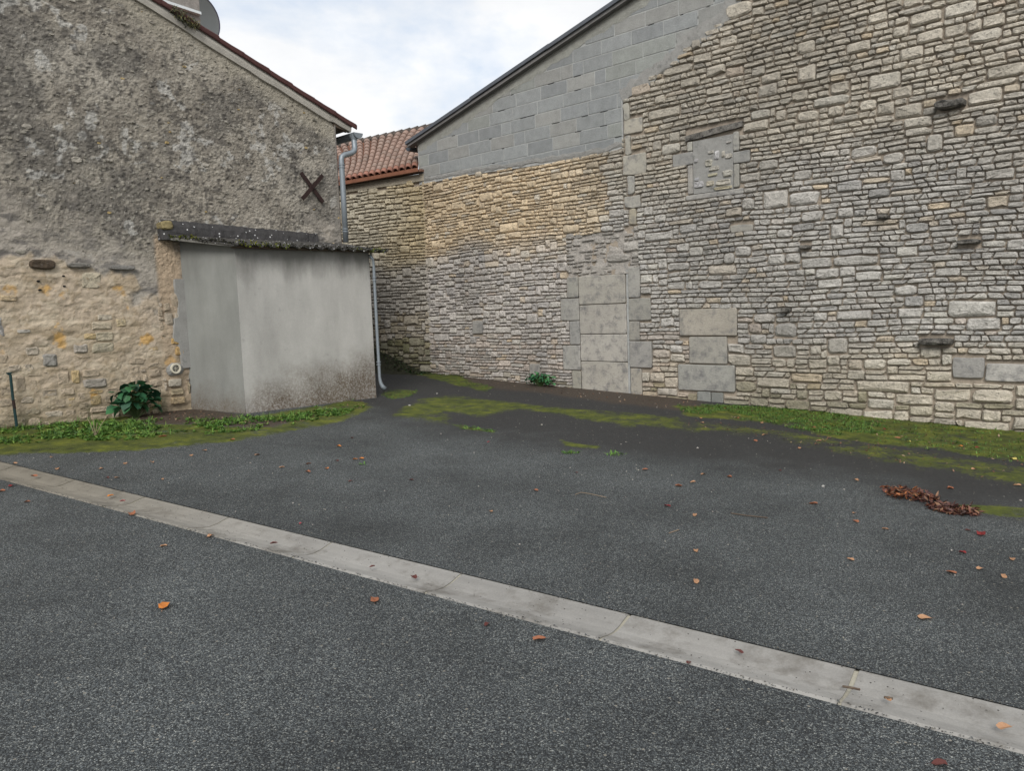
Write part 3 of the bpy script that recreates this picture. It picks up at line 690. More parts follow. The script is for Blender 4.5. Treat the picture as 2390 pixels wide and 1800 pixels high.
# cement slopped along the top, under the verge, and along the ragged right edge
def ribbon(name, line, wid, y, mat, parent, n=80, seed=0, amp=.006, jag=.02):
    L_ = [0]
    for a, b_ in zip(line, line[1:]): L_.append(L_[-1]+math.hypot(b_[0]-a[0], b_[1]-a[1]))
    v = []
    for i in range(n):
        s_ = L_[-1]*i/(n-1); k_ = max(j for j in range(len(L_)) if L_[j] <= s_+1e-9); k_ = min(k_, len(line)-2)
        t = (s_-L_[k_])/(L_[k_+1]-L_[k_]); x = lerp(line[k_][0], line[k_+1][0], t); z = lerp(line[k_][1], line[k_+1][1], t)
        d = np.array([line[k_+1][0]-line[k_][0], line[k_+1][1]-line[k_][1]]); d = d/np.linalg.norm(d); nx, nz = -d[1], d[0]
        for j, (o_, yy) in enumerate(((0, .03), (0, y), (.33, y-amp), (.66, y-amp), (1, y), (1.02, .03))):
            q = wid*(o_-.5) + (jag*(float(vnoise(np.array([s_*9.]), np.array([j*3.]), seed)[0])-.5)*2 if j else 0)
            v.append((x+nx*q, yy+rnd(-.002, .002), z+nz*q))
    f = [(i*6+j, (i+1)*6+j, (i+1)*6+j+1, i*6+j+1) for i in range(n-1) for j in range(5)]
    return mesh(name, v, f, mat, parent)
ribbon('verge_cement', [(x, verge_z(x)-.16) for x in np.linspace(-11.4, -4, 24)], .20, -.004, material('verge_cement', (.30, .30, .27), var=.3, scale=8, bump=.8, bdist=.02), barn, 120, 3, jag=.035)
ribbon('edge_cement', [(x-.03, z+.03) for x, z in BND[8:15]], .20, -.003, M_CPATCH, barn, 80, 7, jag=.04)
ribbon('base_cement', [(x, z+.035) for x, z in BND[:7]], .075, -.004, material('bed_cement', (.27, .265, .25), var=.35, scale=9, bump=.9, bdist=.02), barn, 120, 9, jag=.02)
# the roof: slab of profiled sheets with overhanging verge, seen from below
def roof_slab(name, x0, x1, zf, y0, y1, th, mat, parent, lift=0.):
    return MB().prism([(x0, zf(x0)-th+lift), (x1, zf(x1)-th+lift), (x1, zf(x1)+lift), (x0, zf(x0)+lift)], y0, y1).obj(name, mat, parent)
xs = list(np.linspace(-11.62, apex, 6))
rf = MB()
for i in range(5):
    a, b_ = xs[i], xs[i+1]; d = .008*(i % 2)
    rf.prism([(a, verge_z(a)-.045+d), (b_+.03, verge_z(b_+.03)-.045+d), (b_+.03, verge_z(b_+.03)+.012+d), (a, verge_z(a)+.012+d)], -.13-.002*i, 7)
rf.prism([(apex, roof_z(apex)-.045), (2.8, roof_z(2.8)-.045), (2.8, roof_z(2.8)+.01), (apex, roof_z(apex)+.01)], -.13, 7)
rf.obj('roof', M_SLATE, barn)
M_FASC = material('verge_board', (.16, .155, .15), var=.3, scale=9, bump=.4)
MB().prism([(-11.60, verge_z(-11.6)-.095), (apex, verge_z(apex)-.095), (apex, verge_z(apex)-.046), (-11.60, verge_z(-11.6)-.046)], -.10, .044).obj('verge_board', M_FASC, barn)
# eave on the left, running away from the viewer: rafter ends and a zinc gutter
for i in range(9):
    y = .12+i*.55
    MB().hull8([(-11.60, y, verge_z(-11.6)-.14), (-11.40, y, verge_z(-11.4)-.14), (-11.40, y+.07, verge_z(-11.4)-.14), (-11.60, y+.07, verge_z(-11.6)-.14),
                (-11.60, y, verge_z(-11.6)-.05), (-11.40, y, verge_z(-11.4)-.05), (-11.40, y+.07, verge_z(-11.4)-.05), (-11.60, y+.07, verge_z(-11.6)-.05)]).obj('rafter_end', M_PURLIN, barn)
def half_round(pa, pb, r, n=10, th=.006):
    """open gutter between two points, seen as a trough"""
    m_ = MB(); pa = np.array(pa); pb = np.array(pb); d = (pb-pa)/np.linalg.norm(pb-pa); s_ = np.cross(d, [0, 0, 1.]); s_ /= np.linalg.norm(s_)
    v = []
    for p in (pa, pb):
        for rr in (r, r-th):
            for k_ in range(n+1):
                a = pi+pi*k_/n; v.append(p + s_*rr*cos(a) + np.array([0, 0, 1.])*rr*sin(a))
    q = n+1
    f = [(k_, k_+1, 2*q+k_+1, 2*q+k_) for k_ in range(n)]+[(q+k_+1, q+k_, 3*q+k_, 3*q+k_+1) for k_ in range(n)]+[(k_, q+k_, q+k_+1, k_+1) for k_ in range(n)]
    f += [(0, 2*q, 3*q, q), (n, q+n, 3*q+n, 2*q+n)]; f.append(tuple(range(n+1)))
    return m_.add(v, f)
half_round((-11.71, .02, verge_z(-11.6)-.06), (-11.71, 6.8, verge_z(-11.6)-.10), .075).obj('eave_gutter', M_DKZINC, barn)
MB().box((-11.42, .3, -.35), (-11.30, 7, 4.5)).obj('side_wall', M_CHIM, barn)
MB().box((-11.30, 6.9, -.35), (2.6, 7, 4.6)).obj('rear_wall', M_CHIM, barn)
MB().box((2.5, .6, -.35), (2.6, 6.9, 5.2)).obj('side_wall', M_CHIM, barn)

# ================================================================== outbuilding with the tiled roof, left of the barn
outb = empty('outbuilding', OUT.M, label='low stone outbuilding with red clay-tiled roof behind the alley', cat='outbuilding')
ow = MB().prism([(-2.34, -.35), (.03, -.35), (.03, 4.02), (-2.34, 4.02)], .04, .5).obj('rubble_wall', M_JOINT, outb)
def out_col(x, z, w_, h_):
    och = np.array([.50, .41, .26]); beige = np.array([.50, .455, .36]); lil = np.array([.41, .38, .335]); moss_ = np.array([.12, .12, .045])
    b_ = float(fbm(np.array([x*1.2]), np.array([z*1.2]), 77, 3)[0])
    c = lerp(lil, lerp(beige, och, sstep(-1.6, -.2, x+(b_-.5))), sstep(2.1, 2.7, z+(b_-.5)*.8))
    if z < 1.5: c = lerp(c, np.array([.36, .29, .17]), rnd(0, .6))
    if z < 1.0: c = lerp(c, moss_, rnd(.3, .85))
    return c*rnd(.85, 1.12)
OQ = []
zq = .9
for i in range(11):
    h_ = rnd(.24, .34); wq = .12 if i % 2 else .20; OQ.append((-2.33, -2.33+wq, zq, zq+h_, (.46*rnd(.92, 1.05), .42, .34))); zq += h_+.006
    if zq > 3.75: break
oi, ozc = lay_wall(-2.33, .02, 4.02, .056, lambda x, c: warp_c(x+30, c), lambda x, z: (.72, .25, .03, 0) if z > 1.2 else (.4, .45, .13, .02), lambda x, z, m: ((.14, .17, .22, .25)[m-1], .4), [(q[0]-.004, q[1]+.004, q[2]-.004, q[3]+.004) for q in OQ], lambda x, z: z < 3.93)
build_stones(OUT, ow, oi, ozc, out_col, .010, limit=220)
slabs(OQ, .005, name='quoin', parent=outb)
MB().box((-2.34, -.012, 3.93), (.02, .2, 4.06)).obj('wall_head_mortar', material('head_mortar', (.36, .32, .25), var=.35, bump=.9, bdist=.03), outb)
MB().box((-2.34, .5, -.35), (-2.2, 5, 3.9)).obj('side_wall', M_CHIM, outb)
# warped tile surface: eave line along the wall, top line behind, sag between
def oloc(u, v, off): return OUT.at(u, v, off)
nco = 17
eaves = []; tops = []
for i in range(nco):
    t = i/(nco-1); xe = lerp(-2.45, .0, t)
    eaves.append(np.array([xe, -.14-.0*t, 4.12+.035*t]))
surf = []
for i, E0 in enumerate(eaves):
    t = i/(nco-1)
    ue = 790+t*188; ve = 427-(ue-790)*.20
    ut = ue-52+t*105; T = oloc(ut, 335-(ut-830)*.211, 4.1); Mid = oloc(ue-6, ve-42, .9)
    surf.append((E0, Mid, T))
def sp(i, t):
    i = min(max(i, 0), nco-1); a = int(i); fr = i-a
    def bz(S_): E_, M_, T_ = S_; return (1-t)**2*E_+2*t*(1-t)*M_+t*t*T_
    p = bz(surf[a]); return p if fr == 0 else p*(1-fr)+bz(surf[a+1])*fr
v = []; nt_ = 14
for k_ in range(nt_+1):
    for i in range(nco): v.append(sp(i, k_/nt_)+np.array([0, 0, -.01]))
f = [(k_*nco+i, k_*nco+i+1, (k_+1)*nco+i+1, (k_+1)*nco+i) for k_ in range(nt_) for i in range(nco-1)]
n0 = len(v); v += [p-np.array([0, 0, .06]) for p in v]; f += [tuple(q+n0 for q in reversed(g)) for g in f]
f += [(i+1, i, n0+i, n0+i+1) for i in range(nco-1)]+[(k_*nco, (k_+1)*nco, n0+(k_+1)*nco, n0+k_*nco) for k_ in range(nt_)]
orf = mesh('roof', v, f, material('roof_underlay', (.20, .085, .05), var=.3, bump=.3), outb)
nseg = 11
for i in range(nco-1):
    for k_ in range(nseg):
        if i > 0 or 1:
            t0 = k_/nseg-.012; t1 = (k_+1)/nseg+.012
            t0 = max(0, t0); cfr = i+.5; rad0 = .082; rad1 = .068
            a0 = sp(cfr, t0); a1 = sp(cfr, min(t1, 1)); d = a1-a0; d /= np.linalg.norm(d)
            wv = sp(min(i+1, nco-1), t0)-sp(i, t0); wid = np.linalg.norm(wv); sx = wv/wid; nz_ = np.cross(sx, d); nz_ /= np.linalg.norm(nz_)
            if nz_[2] < 0: nz_ = -nz_
            v = []
            for (p, rad, dz) in ((a0, .45*wid, .010), (a1, .41*wid, .0)):
                for q in range(8):
                    an = pi*q/7; v.append(p+sx*rad*cos(an)+nz_*(rad*.78*sin(an)+dz))
                for q in range(8):
                    an = pi*q/7; v.append(p+sx*(rad-.014)*cos(an)+nz_*((rad*.78-.014)*sin(an)+dz))
            f = [(q, q+1, 17+q, 16+q) for q in range(7)]+[(8+q+1, 8+q, 24+q, 25+q) for q in range(7)]+[(q+1, q, 8+q, 9+q) for q in range(7)]
            r_ = random.random(); c = np.array([.27, .18, .14])*rnd(.85, 1.15)
            if r_ < .25: c = np.array([.27, .19, .15])*rnd(.8, 1.05)
            if k_ == 0: c = np.array([.28, .13, .09])*rnd(.85, 1.1)
            mesh('roof_tile', v, f, M_TILE, orf, np.tile(c, (len(v), 1)))
# clay course and small brick ends under the eave
MB().hull8([(-2.45, -.10, 4.06), (.03, -.10, 4.09), (.03, .1, 4.09), (-2.45, .1, 4.06), (-2.45, -.10, 4.10), (.03, -.10, 4.13), (.03, .1, 4.13), (-2.45, .1, 4.10)]).obj('eave_course', material('eave_clay', (.20, .11, .08), var=.3, bump=.3), outb)
# ridge capping along the top line
b = MB()
for i in range(nco-1):
    b.tube([sp(i, 1)+np.array([0, 0, .02]), sp(i+1.0, 1)+np.array([0, 0, .05])], .07, 8)
b.obj('ridge_tiles', material('ridge_clay', (.09, .075, .065), var=.4, bump=.5), outb)

# ================================================================== the house
house = empty('house', HOUSE.M, label='old house gable in rough grey render over ochre stone, rusty cross anchor on it', cat='house')
HS = .3895
def hroof(x): return 5.546-(x-4.661)*HS           # top edge of the verge tiles
HX0, HX1 = -1.2, 7.235
nx, nz = 720, 490
X, V_ = np.meshgrid(np.linspace(HX0, HX1, nx), np.linspace(0, 1, nz)); ZT = hroof(X)-.165; Z = .0 + V_*(ZT+.0)
x = X.ravel(); z = Z.ravel()
big = fbm(x*1.1, z*1.1, 41, 5); med = fbm(x*4, z*4, 42, 5); fin = fbm(x*16, z*16, 43, 4, .6)
wd, wv, wv2 = worley(x*15+fin*.6, z*19+med, 51); wd2, wvb, wvb2 = worley(x*34, z*38, 52)
tbnd = 2.16 + (big-.5)*1.6 + (med-.5)*1.1 + .30*np.sin(x*.9+.4) - .30*sstep(3.6, 4.4, x) + .25*sstep(3.3, 2.4, x)
tlow = sstep(.10, -.10, z-tbnd)                    # 1 in the ochre lower zone
trough = sstep(.25, .85, z-tbnd)                   # 1 in the rough pebbly upper zone
colr = mixc(np.tile([.285, .258, .215], (x.size, 1)), [.19, .17, .142], sstep(.40, .66, med)*.75)
colr = mixc(colr, [.37, .34, .29], sstep(.48, .66, big)*.7); colr = mixc(colr, [.135, .125, .11], sstep(.50, .66, fbm(x*1.7+9, z*1.7, 49, 5))*.7)
lich = (vnoise(x*2.2, z*2.2, 93) > .55)*sstep(.60, .66, fbm(x*8, z*8, 95, 4)); colr = mixc(colr, [.44, .43, .40], lich*.7)
colr = mixc(colr, [.05, .046, .042], sstep(.52, .68, fin)*.62*trough)      # fine near-black speckle in the rough zone
pe = (wv > .86)*sstep(.46, .26, wd)
colr = mixc(colr, [.34, .315, .265], pe*.6*trough)
pe3 = (wvb > .90)*sstep(.42, .22, wd2); colr = mixc(colr, [.40, .38, .33], pe3*.7)
pe2 = (wv < .10)*sstep(.5, .2, wd); colr = mixc(colr, [.06, .055, .05], pe2*.7*trough)
lil = mixc(np.tile([.36, .325, .28], (x.size, 1)), [.15, .14, .13], sstep(.44, .62, fbm(x*6, z*12, 61, 6, .62)))
colr = mixc(colr, lil, sstep(.8, .1, np.abs(z-tbnd-.15))*.85)
och = mixc(np.tile([.455, .375, .285], (x.size, 1)), [.40, .325, .235], sstep(.4, .65, med))
och = mixc(och, [.52, .445, .34], sstep(.52, .7, fbm(x*6, z*9, 63, 4))*.7)
och = mixc(och, [.32, .25, .165], sstep(.55, .72, fin)*.6)
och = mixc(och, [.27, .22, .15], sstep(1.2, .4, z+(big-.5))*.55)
och = mixc(och, [.60, .34, .08], sstep(.70, .78, fbm(x*3.1, z*3.1, 71, 5))*.7)
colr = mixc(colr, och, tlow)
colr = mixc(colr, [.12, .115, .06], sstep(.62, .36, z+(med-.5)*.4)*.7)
strip = sstep(4.36, 4.42, x)*sstep(2.66, 2.55, z)*(x < 5.3); colr = mixc(colr, [.40, .31, .22], strip*(1-sstep(.5, .7, med)*.6)*(1-tlow*.4))
corner = sstep(6.95, 7.2, x+(med-.5)*.3); colr = mixc(colr, [.27, .25, .22], corner*.6*(z > 2.6))
colr = mixc(colr, [.34, .31, .25], sstep(.34, .12, ZT.ravel()-z+(med-.5)*.3)*.75)
rel = .016*(med-.5) + .020*(big-.5)
rel = rel + trough*(.014*(fin-.5) + .014*(fbm(x*42, z*42, 47, 3)-.5) + .014*sstep(.5, .12, wd)*(wv-.35) + .008*sstep(.5, .15, wd2)*(wvb-.4))
lowrel = fbm(x*7, z*15, 81, 5); rel = rel + (1-trough)*(.022*(lowrel-.5) + .020*(fin-.5)) + tlow*.012*sstep(.4, .62, fbm(x*3, z*6, 82, 3))
rel = rel - .008*tlow*sstep(1.5, .7, z)
v = np.stack([x, -rel, z], 1)
I = (np.arange(nz-1)[:, None]*nx+np.arange(nx-1)[None]).ravel()
f = np.stack([I, I+1, I+nx+1, I+nx], 1)
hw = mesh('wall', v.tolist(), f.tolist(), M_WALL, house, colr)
MB().prism([(HX0, -.3), (HX1-.004, -.3), (HX1-.004, hroof(HX1)-.17), (HX0, hroof(HX0)-.17)], .04, 7).obj('wall_core', M_WALLC if False else M_CHIM, house)
MB().hull8([(HX1-.02, -.02, -.3), (HX1, -.012, -.3), (HX1, 7, -.3), (HX1-.02, 7, -.3), (HX1-.02, -.02, hroof(HX1)-.17), (HX1, -.012, hroof(HX1)-.17), (HX1, 7, hroof(HX1)-.17), (HX1-.02, 7, hroof(HX1)-.17)]).obj('corner_face', M_CHIM, house)
# pale mortar band below the verge
M_BAND = material('verge_mortar', (.42, .395, .35), var=.25, scale=6, fine=60, bump=.6, bdist=.015, dark=(.20, .185, .15), darkpos=(.58, .76))
vb = []; nn = 90
for i in range(nn):
    xx = lerp(HX0, 7.50, i/(nn-1)); zt_ = hroof(xx)-.055
    j_ = .02*(float(vnoise(np.array([xx*7]), np.array([2.]), 5)[0])-.5)
    wlow = .125 if xx < 7.2 else .09
    vb += [(xx, .05, zt_), (xx, -.045, zt_), (xx, -.050+j_*.3, zt_-wlow*.5), (xx, -.034, zt_-wlow+j_), (xx, .05, zt_-wlow+j_)]
fb = [(i*5+j, i*5+j+1, (i+1)*5+j+1, (i+1)*5+j) for i in range(nn-1) for j in range(4)]+[((nn-1)*5+4, (nn-1)*5+3, (nn-1)*5+2, (nn-1)*5+1, (nn-1)*5)]
mesh('verge_mortar', vb, [q[::-1] for q in fb], M_BAND, house)
# roof: tiles at the verge, one by one, and the slab behind
hr = MB().prism([(HX0, hroof(HX0)-.05), (7.52, hroof(7.52)-.05), (7.52, hroof(7.52)-.008), (HX0, hroof(HX0)-.008)], -.02, 7.2).obj('roof', material('house_roof_tiles', (.20, .09, .06), var=.4, bump=.4), house)
xx = 7.58; L0 = .36
while xx > HX0:
    a = xx-L0; th = rnd(.0, .008); y0 = -.085+rnd(-.006, .006)
    b = MB()
    pr_ = [(y0, -.058), (y0-.004, -.01), (y0+.02, .012), (y0+.07, .02), (y0+.13, .006), (y0+.16, -.02)]
    v = []
    for q, xq in enumerate((a-.03, a+L0*.5, xx)):
        s_ = lerp(.92, 1.05, q/2)
        for yy, dz in pr_: v.append((xq, y0+(yy-y0)*s_, hroof(xq)+dz*s_-.008+th+(.010 if q == 2 else 0)))
        for yy, dz in pr_: v.append((xq, y0+(yy-y0)*s_*.86+.012, hroof(xq)+(dz-.014)*s_-.008+th+(.010 if q == 2 else 0)))
    f = []
    for q in range(2):
        o_ = q*12; f += [(o_+k_, o_+k_+1, o_+13+k_, o_+12+k_) for k_ in range(5)]+[(o_+7+k_, o_+6+k_, o_+18+k_, o_+19+k_) for k_ in range(5)]+[(o_, o_+12, o_+18, o_+6)]
    f += [(24+k_, 25+k_, 31+k_, 30+k_) for k_ in range(5)]
    mesh('verge_tile', v, f, M_VERGE, hr); xx = a
# moss and grass tuft growing on the verge
b = MB()
for i in range(420):
    t = rnd(0, 1); x0 = lerp(4.80, 5.14, t); z0 = hroof(x0)-.02+rnd(-.12, .03)*(1-abs(t-.5)); y0 = rnd(-.14, -.03)
    d = np.array([rnd(-.05, .05), rnd(-.05, .01), rnd(-.06, .05)]); p = np.array([x0, y0, z0]); q_ = np.cross(d, [rnd(-1, 1), rnd(-1, 1), rnd(-1, 1)]); q_ = q_/(np.linalg.norm(q_)+1e-6)*.006
    c = random.choice([(.05, .06, .025), (.09, .09, .04), (.16, .14, .05), (.03, .035, .02)])
    b.add([p-q_, p+q_, p+d], [(0, 1, 2)], c)
b.obj('verge_moss', M_LEAF, house, kind='stuff')
# eave: rafter, fascia, half-round zinc gutter and the downpipe with its collars
for i in range(7):
    y = -.01+i*.62
    MB().hull8([(7.20, y, hroof(7.2)-.20), (7.46, y, hroof(7.46)-.155), (7.46, y+.07, hroof(7.46)-.155), (7.20, y+.07, hroof(7.2)-.20),
                (7.20, y, hroof(7.2)-.056), (7.46, y, hroof(7.46)-.056), (7.46, y+.07, hroof(7.46)-.056), (7.20, y+.07, hroof(7.2)-.056)]).obj('rafter_end', M_PURLIN, house)
MB().box((7.20, .02, hroof(7.52)-.10), (7.50, 6.8, hroof(7.52)-.065)).obj('soffit_boards', M_PURLIN, house)
gzt = hroof(7.56)-.125
half_round((7.585, -.10, gzt), (7.585, 6.9, gzt-.03), .085).obj('eave_gutter', M_ZINC, house)
dp = MB().tube([(7.555, -.02, gzt-.06), (7.55, -.03, gzt-.15), (7.545, -.04, gzt-.22), (7.52, -.055, gzt-.275), (7.47, -.065, gzt-.31), (7.40, -.07, gzt-.335), (7.32, -.075, gzt-.36), (7.275, -.075, gzt-.39), (7.262, -.075, gzt-.44), (7.262, -.075, gzt-.52), (7.263, -.075, 3.3), (7.264, -.075, 2.62)], .042, 14).obj('downpipe', M_ZINC, house, smooth=True)
MB().tube([(7.555, -.02, gzt-.02), (7.555, -.025, gzt-.10)], [.075, .045], 12).obj('funnel', M_ZINC, dp)
for zz in (3.76, 2.80):
    for d_ in (-.02, .02): MB().tube([(7.263, -.075, zz-.006+d_), (7.263, -.075, zz+.006+d_)], .050, 14).obj('collar', M_ZINC, dp)
# crossed iron wall anchor
an = MB().tube([(6.735, -.075, 3.405), (6.735, .05, 3.405)], .018, 8).obj('wall_anchor', M_RUST, house)
for (xa, za), (xb, zb_) in (((6.565, 3.60), (6.915, 3.20)), ((6.925, 3.595), (6.553, 3.22))):
    d = np.array([xb-xa, zb_-za]); d /= np.linalg.norm(d); nx_, nz_ = -d[1]*.029, d[0]*.029; y0 = -.052 if xb > xa else -.068
    MB().prism([(xa-nx_, za-nz_), (xb-nx_, zb_-nz_), (xb+nx_, zb_+nz_), (xa+nx_, za+nz_)][::1], y0, y0+.014).obj('anchor_bar', M_RUST, an)
# black mortar ledge on the wall over the shed roof, with its yellowish end stone
n = 46; v = []
for i in range(n):
    t = i/(n-1); xx = lerp(4.44, 6.80, t); zt_ = 2.825-.075*t+.012*(random.random()-.5); dep = lerp(.13, .07, t)*(1 if .02 < t else .6); dep *= (1 if t < .93 else .5); zb_ = 2.45
    zt_ -= .05*(i == 0)
    v += [(xx, .03, zt_), (xx, -dep*.55+rnd(-.006, .006), zt_-.02), (xx, -dep+rnd(-.008, .008), zt_-.09), (xx, -dep-.02+rnd(-.006, .006), zt_-.17), (xx, -dep-.02, zb_+.1), (xx, .03, zb_+.1)]
f = [(i*6+j, (i+1)*6+j, (i+1)*6+j+1, i*6+j+1) for i in range(n-1) for j in range(5)]+[(5, 4, 3, 2, 1, 0), tuple((n-1)*6+j for j in range(6))]
mesh('mortar_ledge', v, [q[::-1] for q in f], M_LEDGE, house)
v, f, _ = stone_geo(4.43, 4.585, lambda x: 2.665, lambda x: 2.80, proud=.15, e=.7, n=12)
mesh('ledge_end_stone', v, f, M_STONE, house, np.tile((.27, .22, .11), (len(v), 1)))
# slabs of stone under the upper render, dark sockets
for x0, x1, z0, z1, c, pr in [(2.93, 3.22, 2.16, 2.285, (.085, .062, .042), .05), (3.33, 3.60, 2.185, 2.25, (.20, .19, .17), .045), (3.80, 4.12, 2.165, 2.23, (.22, .21, .195), .045)]:
    v, f, _ = stone_geo(x0, x1, lambda x, z0=z0: z0, lambda x, z1=z1: z1, proud=pr, e=.6, n=12); mesh('projecting_stone', v, f, M_LINTEL if pr > .05 else M_STONE, house, np.tile(c, (len(v), 1)))
for x0, z0 in ((3.02, 2.03), (3.03, 1.93), (3.29, 2.09), (3.29, 1.97)):
    v, f, _ = stone_geo(x0-.02, x0+.02, lambda x: z0-.013, lambda x: z0+.013, proud=.022, e=.8, n=8); mesh('socket', v, f, M_DARK, house)
for x0, x1, z0, z1, c, pr in [(3.47, 3.72, 1.93, 2.14, (.50, .44, .33), .016), (3.62, 3.80, 1.555, 1.64, (.50, .44, .35), .02), (3.53, 3.80, 1.435, 1.55, (.50, .43, .32), .022), (3.57, 3.80, 1.30, 1.425, (.48, .42, .31), .02), (3.45, 3.60, 1.33, 1.41, (.52, .40, .22), .018), (3.52, 3.80, 1.16, 1.295, (.44, .39, .29), .018),
                              (3.82, 3.97, 1.46, 1.58, (.52, .43, .28), .02), (3.33, 3.50, 1.17, 1.29, (.40, .36, .31), .018), (2.99, 3.15, 1.03, 1.20, (.30, .285, .26), .010), (3.40, 3.68, .74, .86, (.32, .29, .25), .014), (4.42, 4.60, .66, .77, (.42, .38, .31), .03), (4.44, 4.62, .55, .64, (.36, .30, .20), .03), (4.44, 4.63, .43, .53, (.40, .31, .19), .03),
                              (2.30, 2.66, 1.38, 1.66, (.37, .355, .34), .012), (1.8, 2.58, 1.68, 2.4, (.24, .25, .26), .008), (4.50, 4.62, 1.21, 1.30, (.50, .33, .13), .02), (4.54, 4.66, 1.06, 1.19, (.46, .31, .14), .02), (2.75, 2.9, 1.44, 1.49, (.45, .42, .37), .012), (2.62, 2.80, 1.8, 1.88, (.47, .37, .24), .012)]:
    v, f, _ = stone_geo(x0, x1, lambda x, z0=z0: z0, lambda x, z1=z1: z1, proud=pr*.8, e=.3, n=12, rough=.3); mesh('stone', v, f, M_STONE, hw, np.tile(c, (len(v), 1)))
def hcol(x, z, w_, h_):
    r = random.random(); c = np.array([.45, .37, .275])
    if r < .18: c = np.array([.47, .41, .33])
    elif r < .30: c = np.array([.41, .35, .275])
    elif r < .33: c = np.array([.50, .38, .21])
    if z < .65: c = lerp(c, np.array([.22, .19, .11]), rnd(0, .6))
    return c*rnd(.85, 1.08)
taken = [(3.45, 3.82, 1.16, 1.66), (2.98, 3.16, 1.02, 1.21), (3.32, 3.52, 1.16, 1.30), (3.39, 3.69, .73, .87), (4.35, 5.3, .2, 2.6), (2.2, 2.67, 1.37, 1.67)]
hi_, hzc = lay_wall(-.6, 4.40, 1.75, .062, lambda x, c: warp_c(x+60, c), lambda x, z: (.35, .50, .13, .02), lambda x, z, m: ((.12, .17, .21, .25)[m-1], .4), taken,
                    lambda x, z: random.random() < float(1.0-sstep(.6, 1.45, z+.35*(fbm(np.array([x*2.]), np.array([z*2.]), 91, 3)[0]-.5))*1.0), joint=.02)
build_stones(HOUSE, hw, hi_, hzc, hcol, .014, limit=230, e=None, rough=.7, minz=.1, proud=.001)
hi2, hzc2 = lay_wall(4.36, 4.72, 1.55, .062, lambda x, c: warp_c(x+60, c), lambda x, z: (.35, .50, .13, .02), lambda x, z, m: ((.10, .14, .18, .2)[m-1], .4), [(4.41, 4.67, .42, .78), (4.36, 4.70, .79, 1.31)], lambda x, z: random.random() < .85, joint=.02)
build_stones(HOUSE, hw, hi2, hzc2, hcol, .016, limit=60, minz=.1)
# larger rubble noses that show through the upper render
b = MB()
for i in range(330):
    x0 = rnd(1.6, 7.15); z0 = rnd(2.3, hroof(x0)-.25); s_ = random.lognormvariate(math.log(.028), .6); s_ = min(s_, .11)
    if 4.35 < x0 < 6.85 and z0 < 2.9: continue
    v, f, _ = stone_geo(x0, x0+s_*1.3, lambda x: z0, lambda x: z0+s_*.8, proud=rnd(-.004, .014), e=.8, n=7)
    r = random.random(); c = np.array([.38, .35, .30]) if r < .5 else (np.array([.27, .25, .21]) if r < .88 else np.array([.48, .36, .17])); b.add(v, f, c*rnd(.8, 1.1))
b.obj('rubble_noses', M_STONE, hw, kind='stuff')
# cement round a plastic vent ring, grey cement edge beside the shed
v, f, _ = stone_geo(4.41, 4.64, lambda x: .80, lambda x: .985, proud=.028, e=.8, n=12); mesh('vent_cement', v, f, M_CPATCH, house)
cx_, cz_ = 4.515, .905; b = MB(); v = []
for k_ in range(24):
    a = 2*pi*k_/24
    for rr, yy in ((.066, -.02), (.066, -.062), (.047, -.062), (.045, .0)): v.append((cx_+rr*cos(a), yy, cz_+rr*sin(a)))
f = [(k_*4+j, k_*4+j+1, ((k_+1) % 24)*4+j+1, ((k_+1) % 24)*4+j) for k_ in range(24) for j in range(3)]
vent = mesh('vent_ring', v, f, M_PVC, house)
MB().tube([(cx_, -.043, cz_), (cx_, -.038, cz_)], .048, 20).obj('vent_grille', material('vent_back', (.12, .115, .10), var=.3), vent)
for k_ in range(3):
    a = pi*k_/3+.3; MB().tube([(cx_-.046*cos(a), -.05, cz_-.046*sin(a)), (cx_+.046*cos(a), -.05, cz_+.046*sin(a))], .0015, 6).obj('vent_bar', M_PVC, vent)
v = []; n = 60
for i in range(n):
    zz = lerp(.9, 2.06, i/(n-1)); xl = 4.66-.085*float(fbm(np.array([zz*3]), np.array([3.]), 12, 4)[0])-.05*(1.25 < zz < 1.55)-.02; v += [(xl, .0, zz), (xl+.012, -.032, zz), (4.82, -.034, zz), (4.82, 0, zz)]
mesh('cement_edge', v, [(i*4+j+4, i*4+j, i*4+j+1, i*4+j+5) for i in range(n-1) for j in range(3)][::1], M_CPATCH, house)
# chimney
CHX0, CHX1, CHY = 4.9, 6.36, 2.25
chy = MB().box((CHX0, CHY, 3.9), (CHX1, CHY+.55, 8.2)).obj('chimney', M_CHIM, house)
MB().box((CHX0-.05, CHY-.05, 8.2), (CHX1+.05, CHY+.6, 8.32)).obj('cap', M_CMORT, chy)
p0 = HOUSE.at(366, -3, CHY-.05); p1 = HOUSE.at(468, 31, CHY-.05)
d = (p1-p0)/np.linalg.norm(p1-p0); p0 = p0-d*.3
MB().hull8([p0+[0, -.03, -.022], p1+[0, -.03, -.022], p1+[0, .05, -.022], p0+[0, .05, -.022], p0+[0, -.03, .018], p1+[0, -.03, .018], p1+[0, .05, .018], p0+[0, .05, .018]]).obj('chimney_strap', M_WHITE, chy)

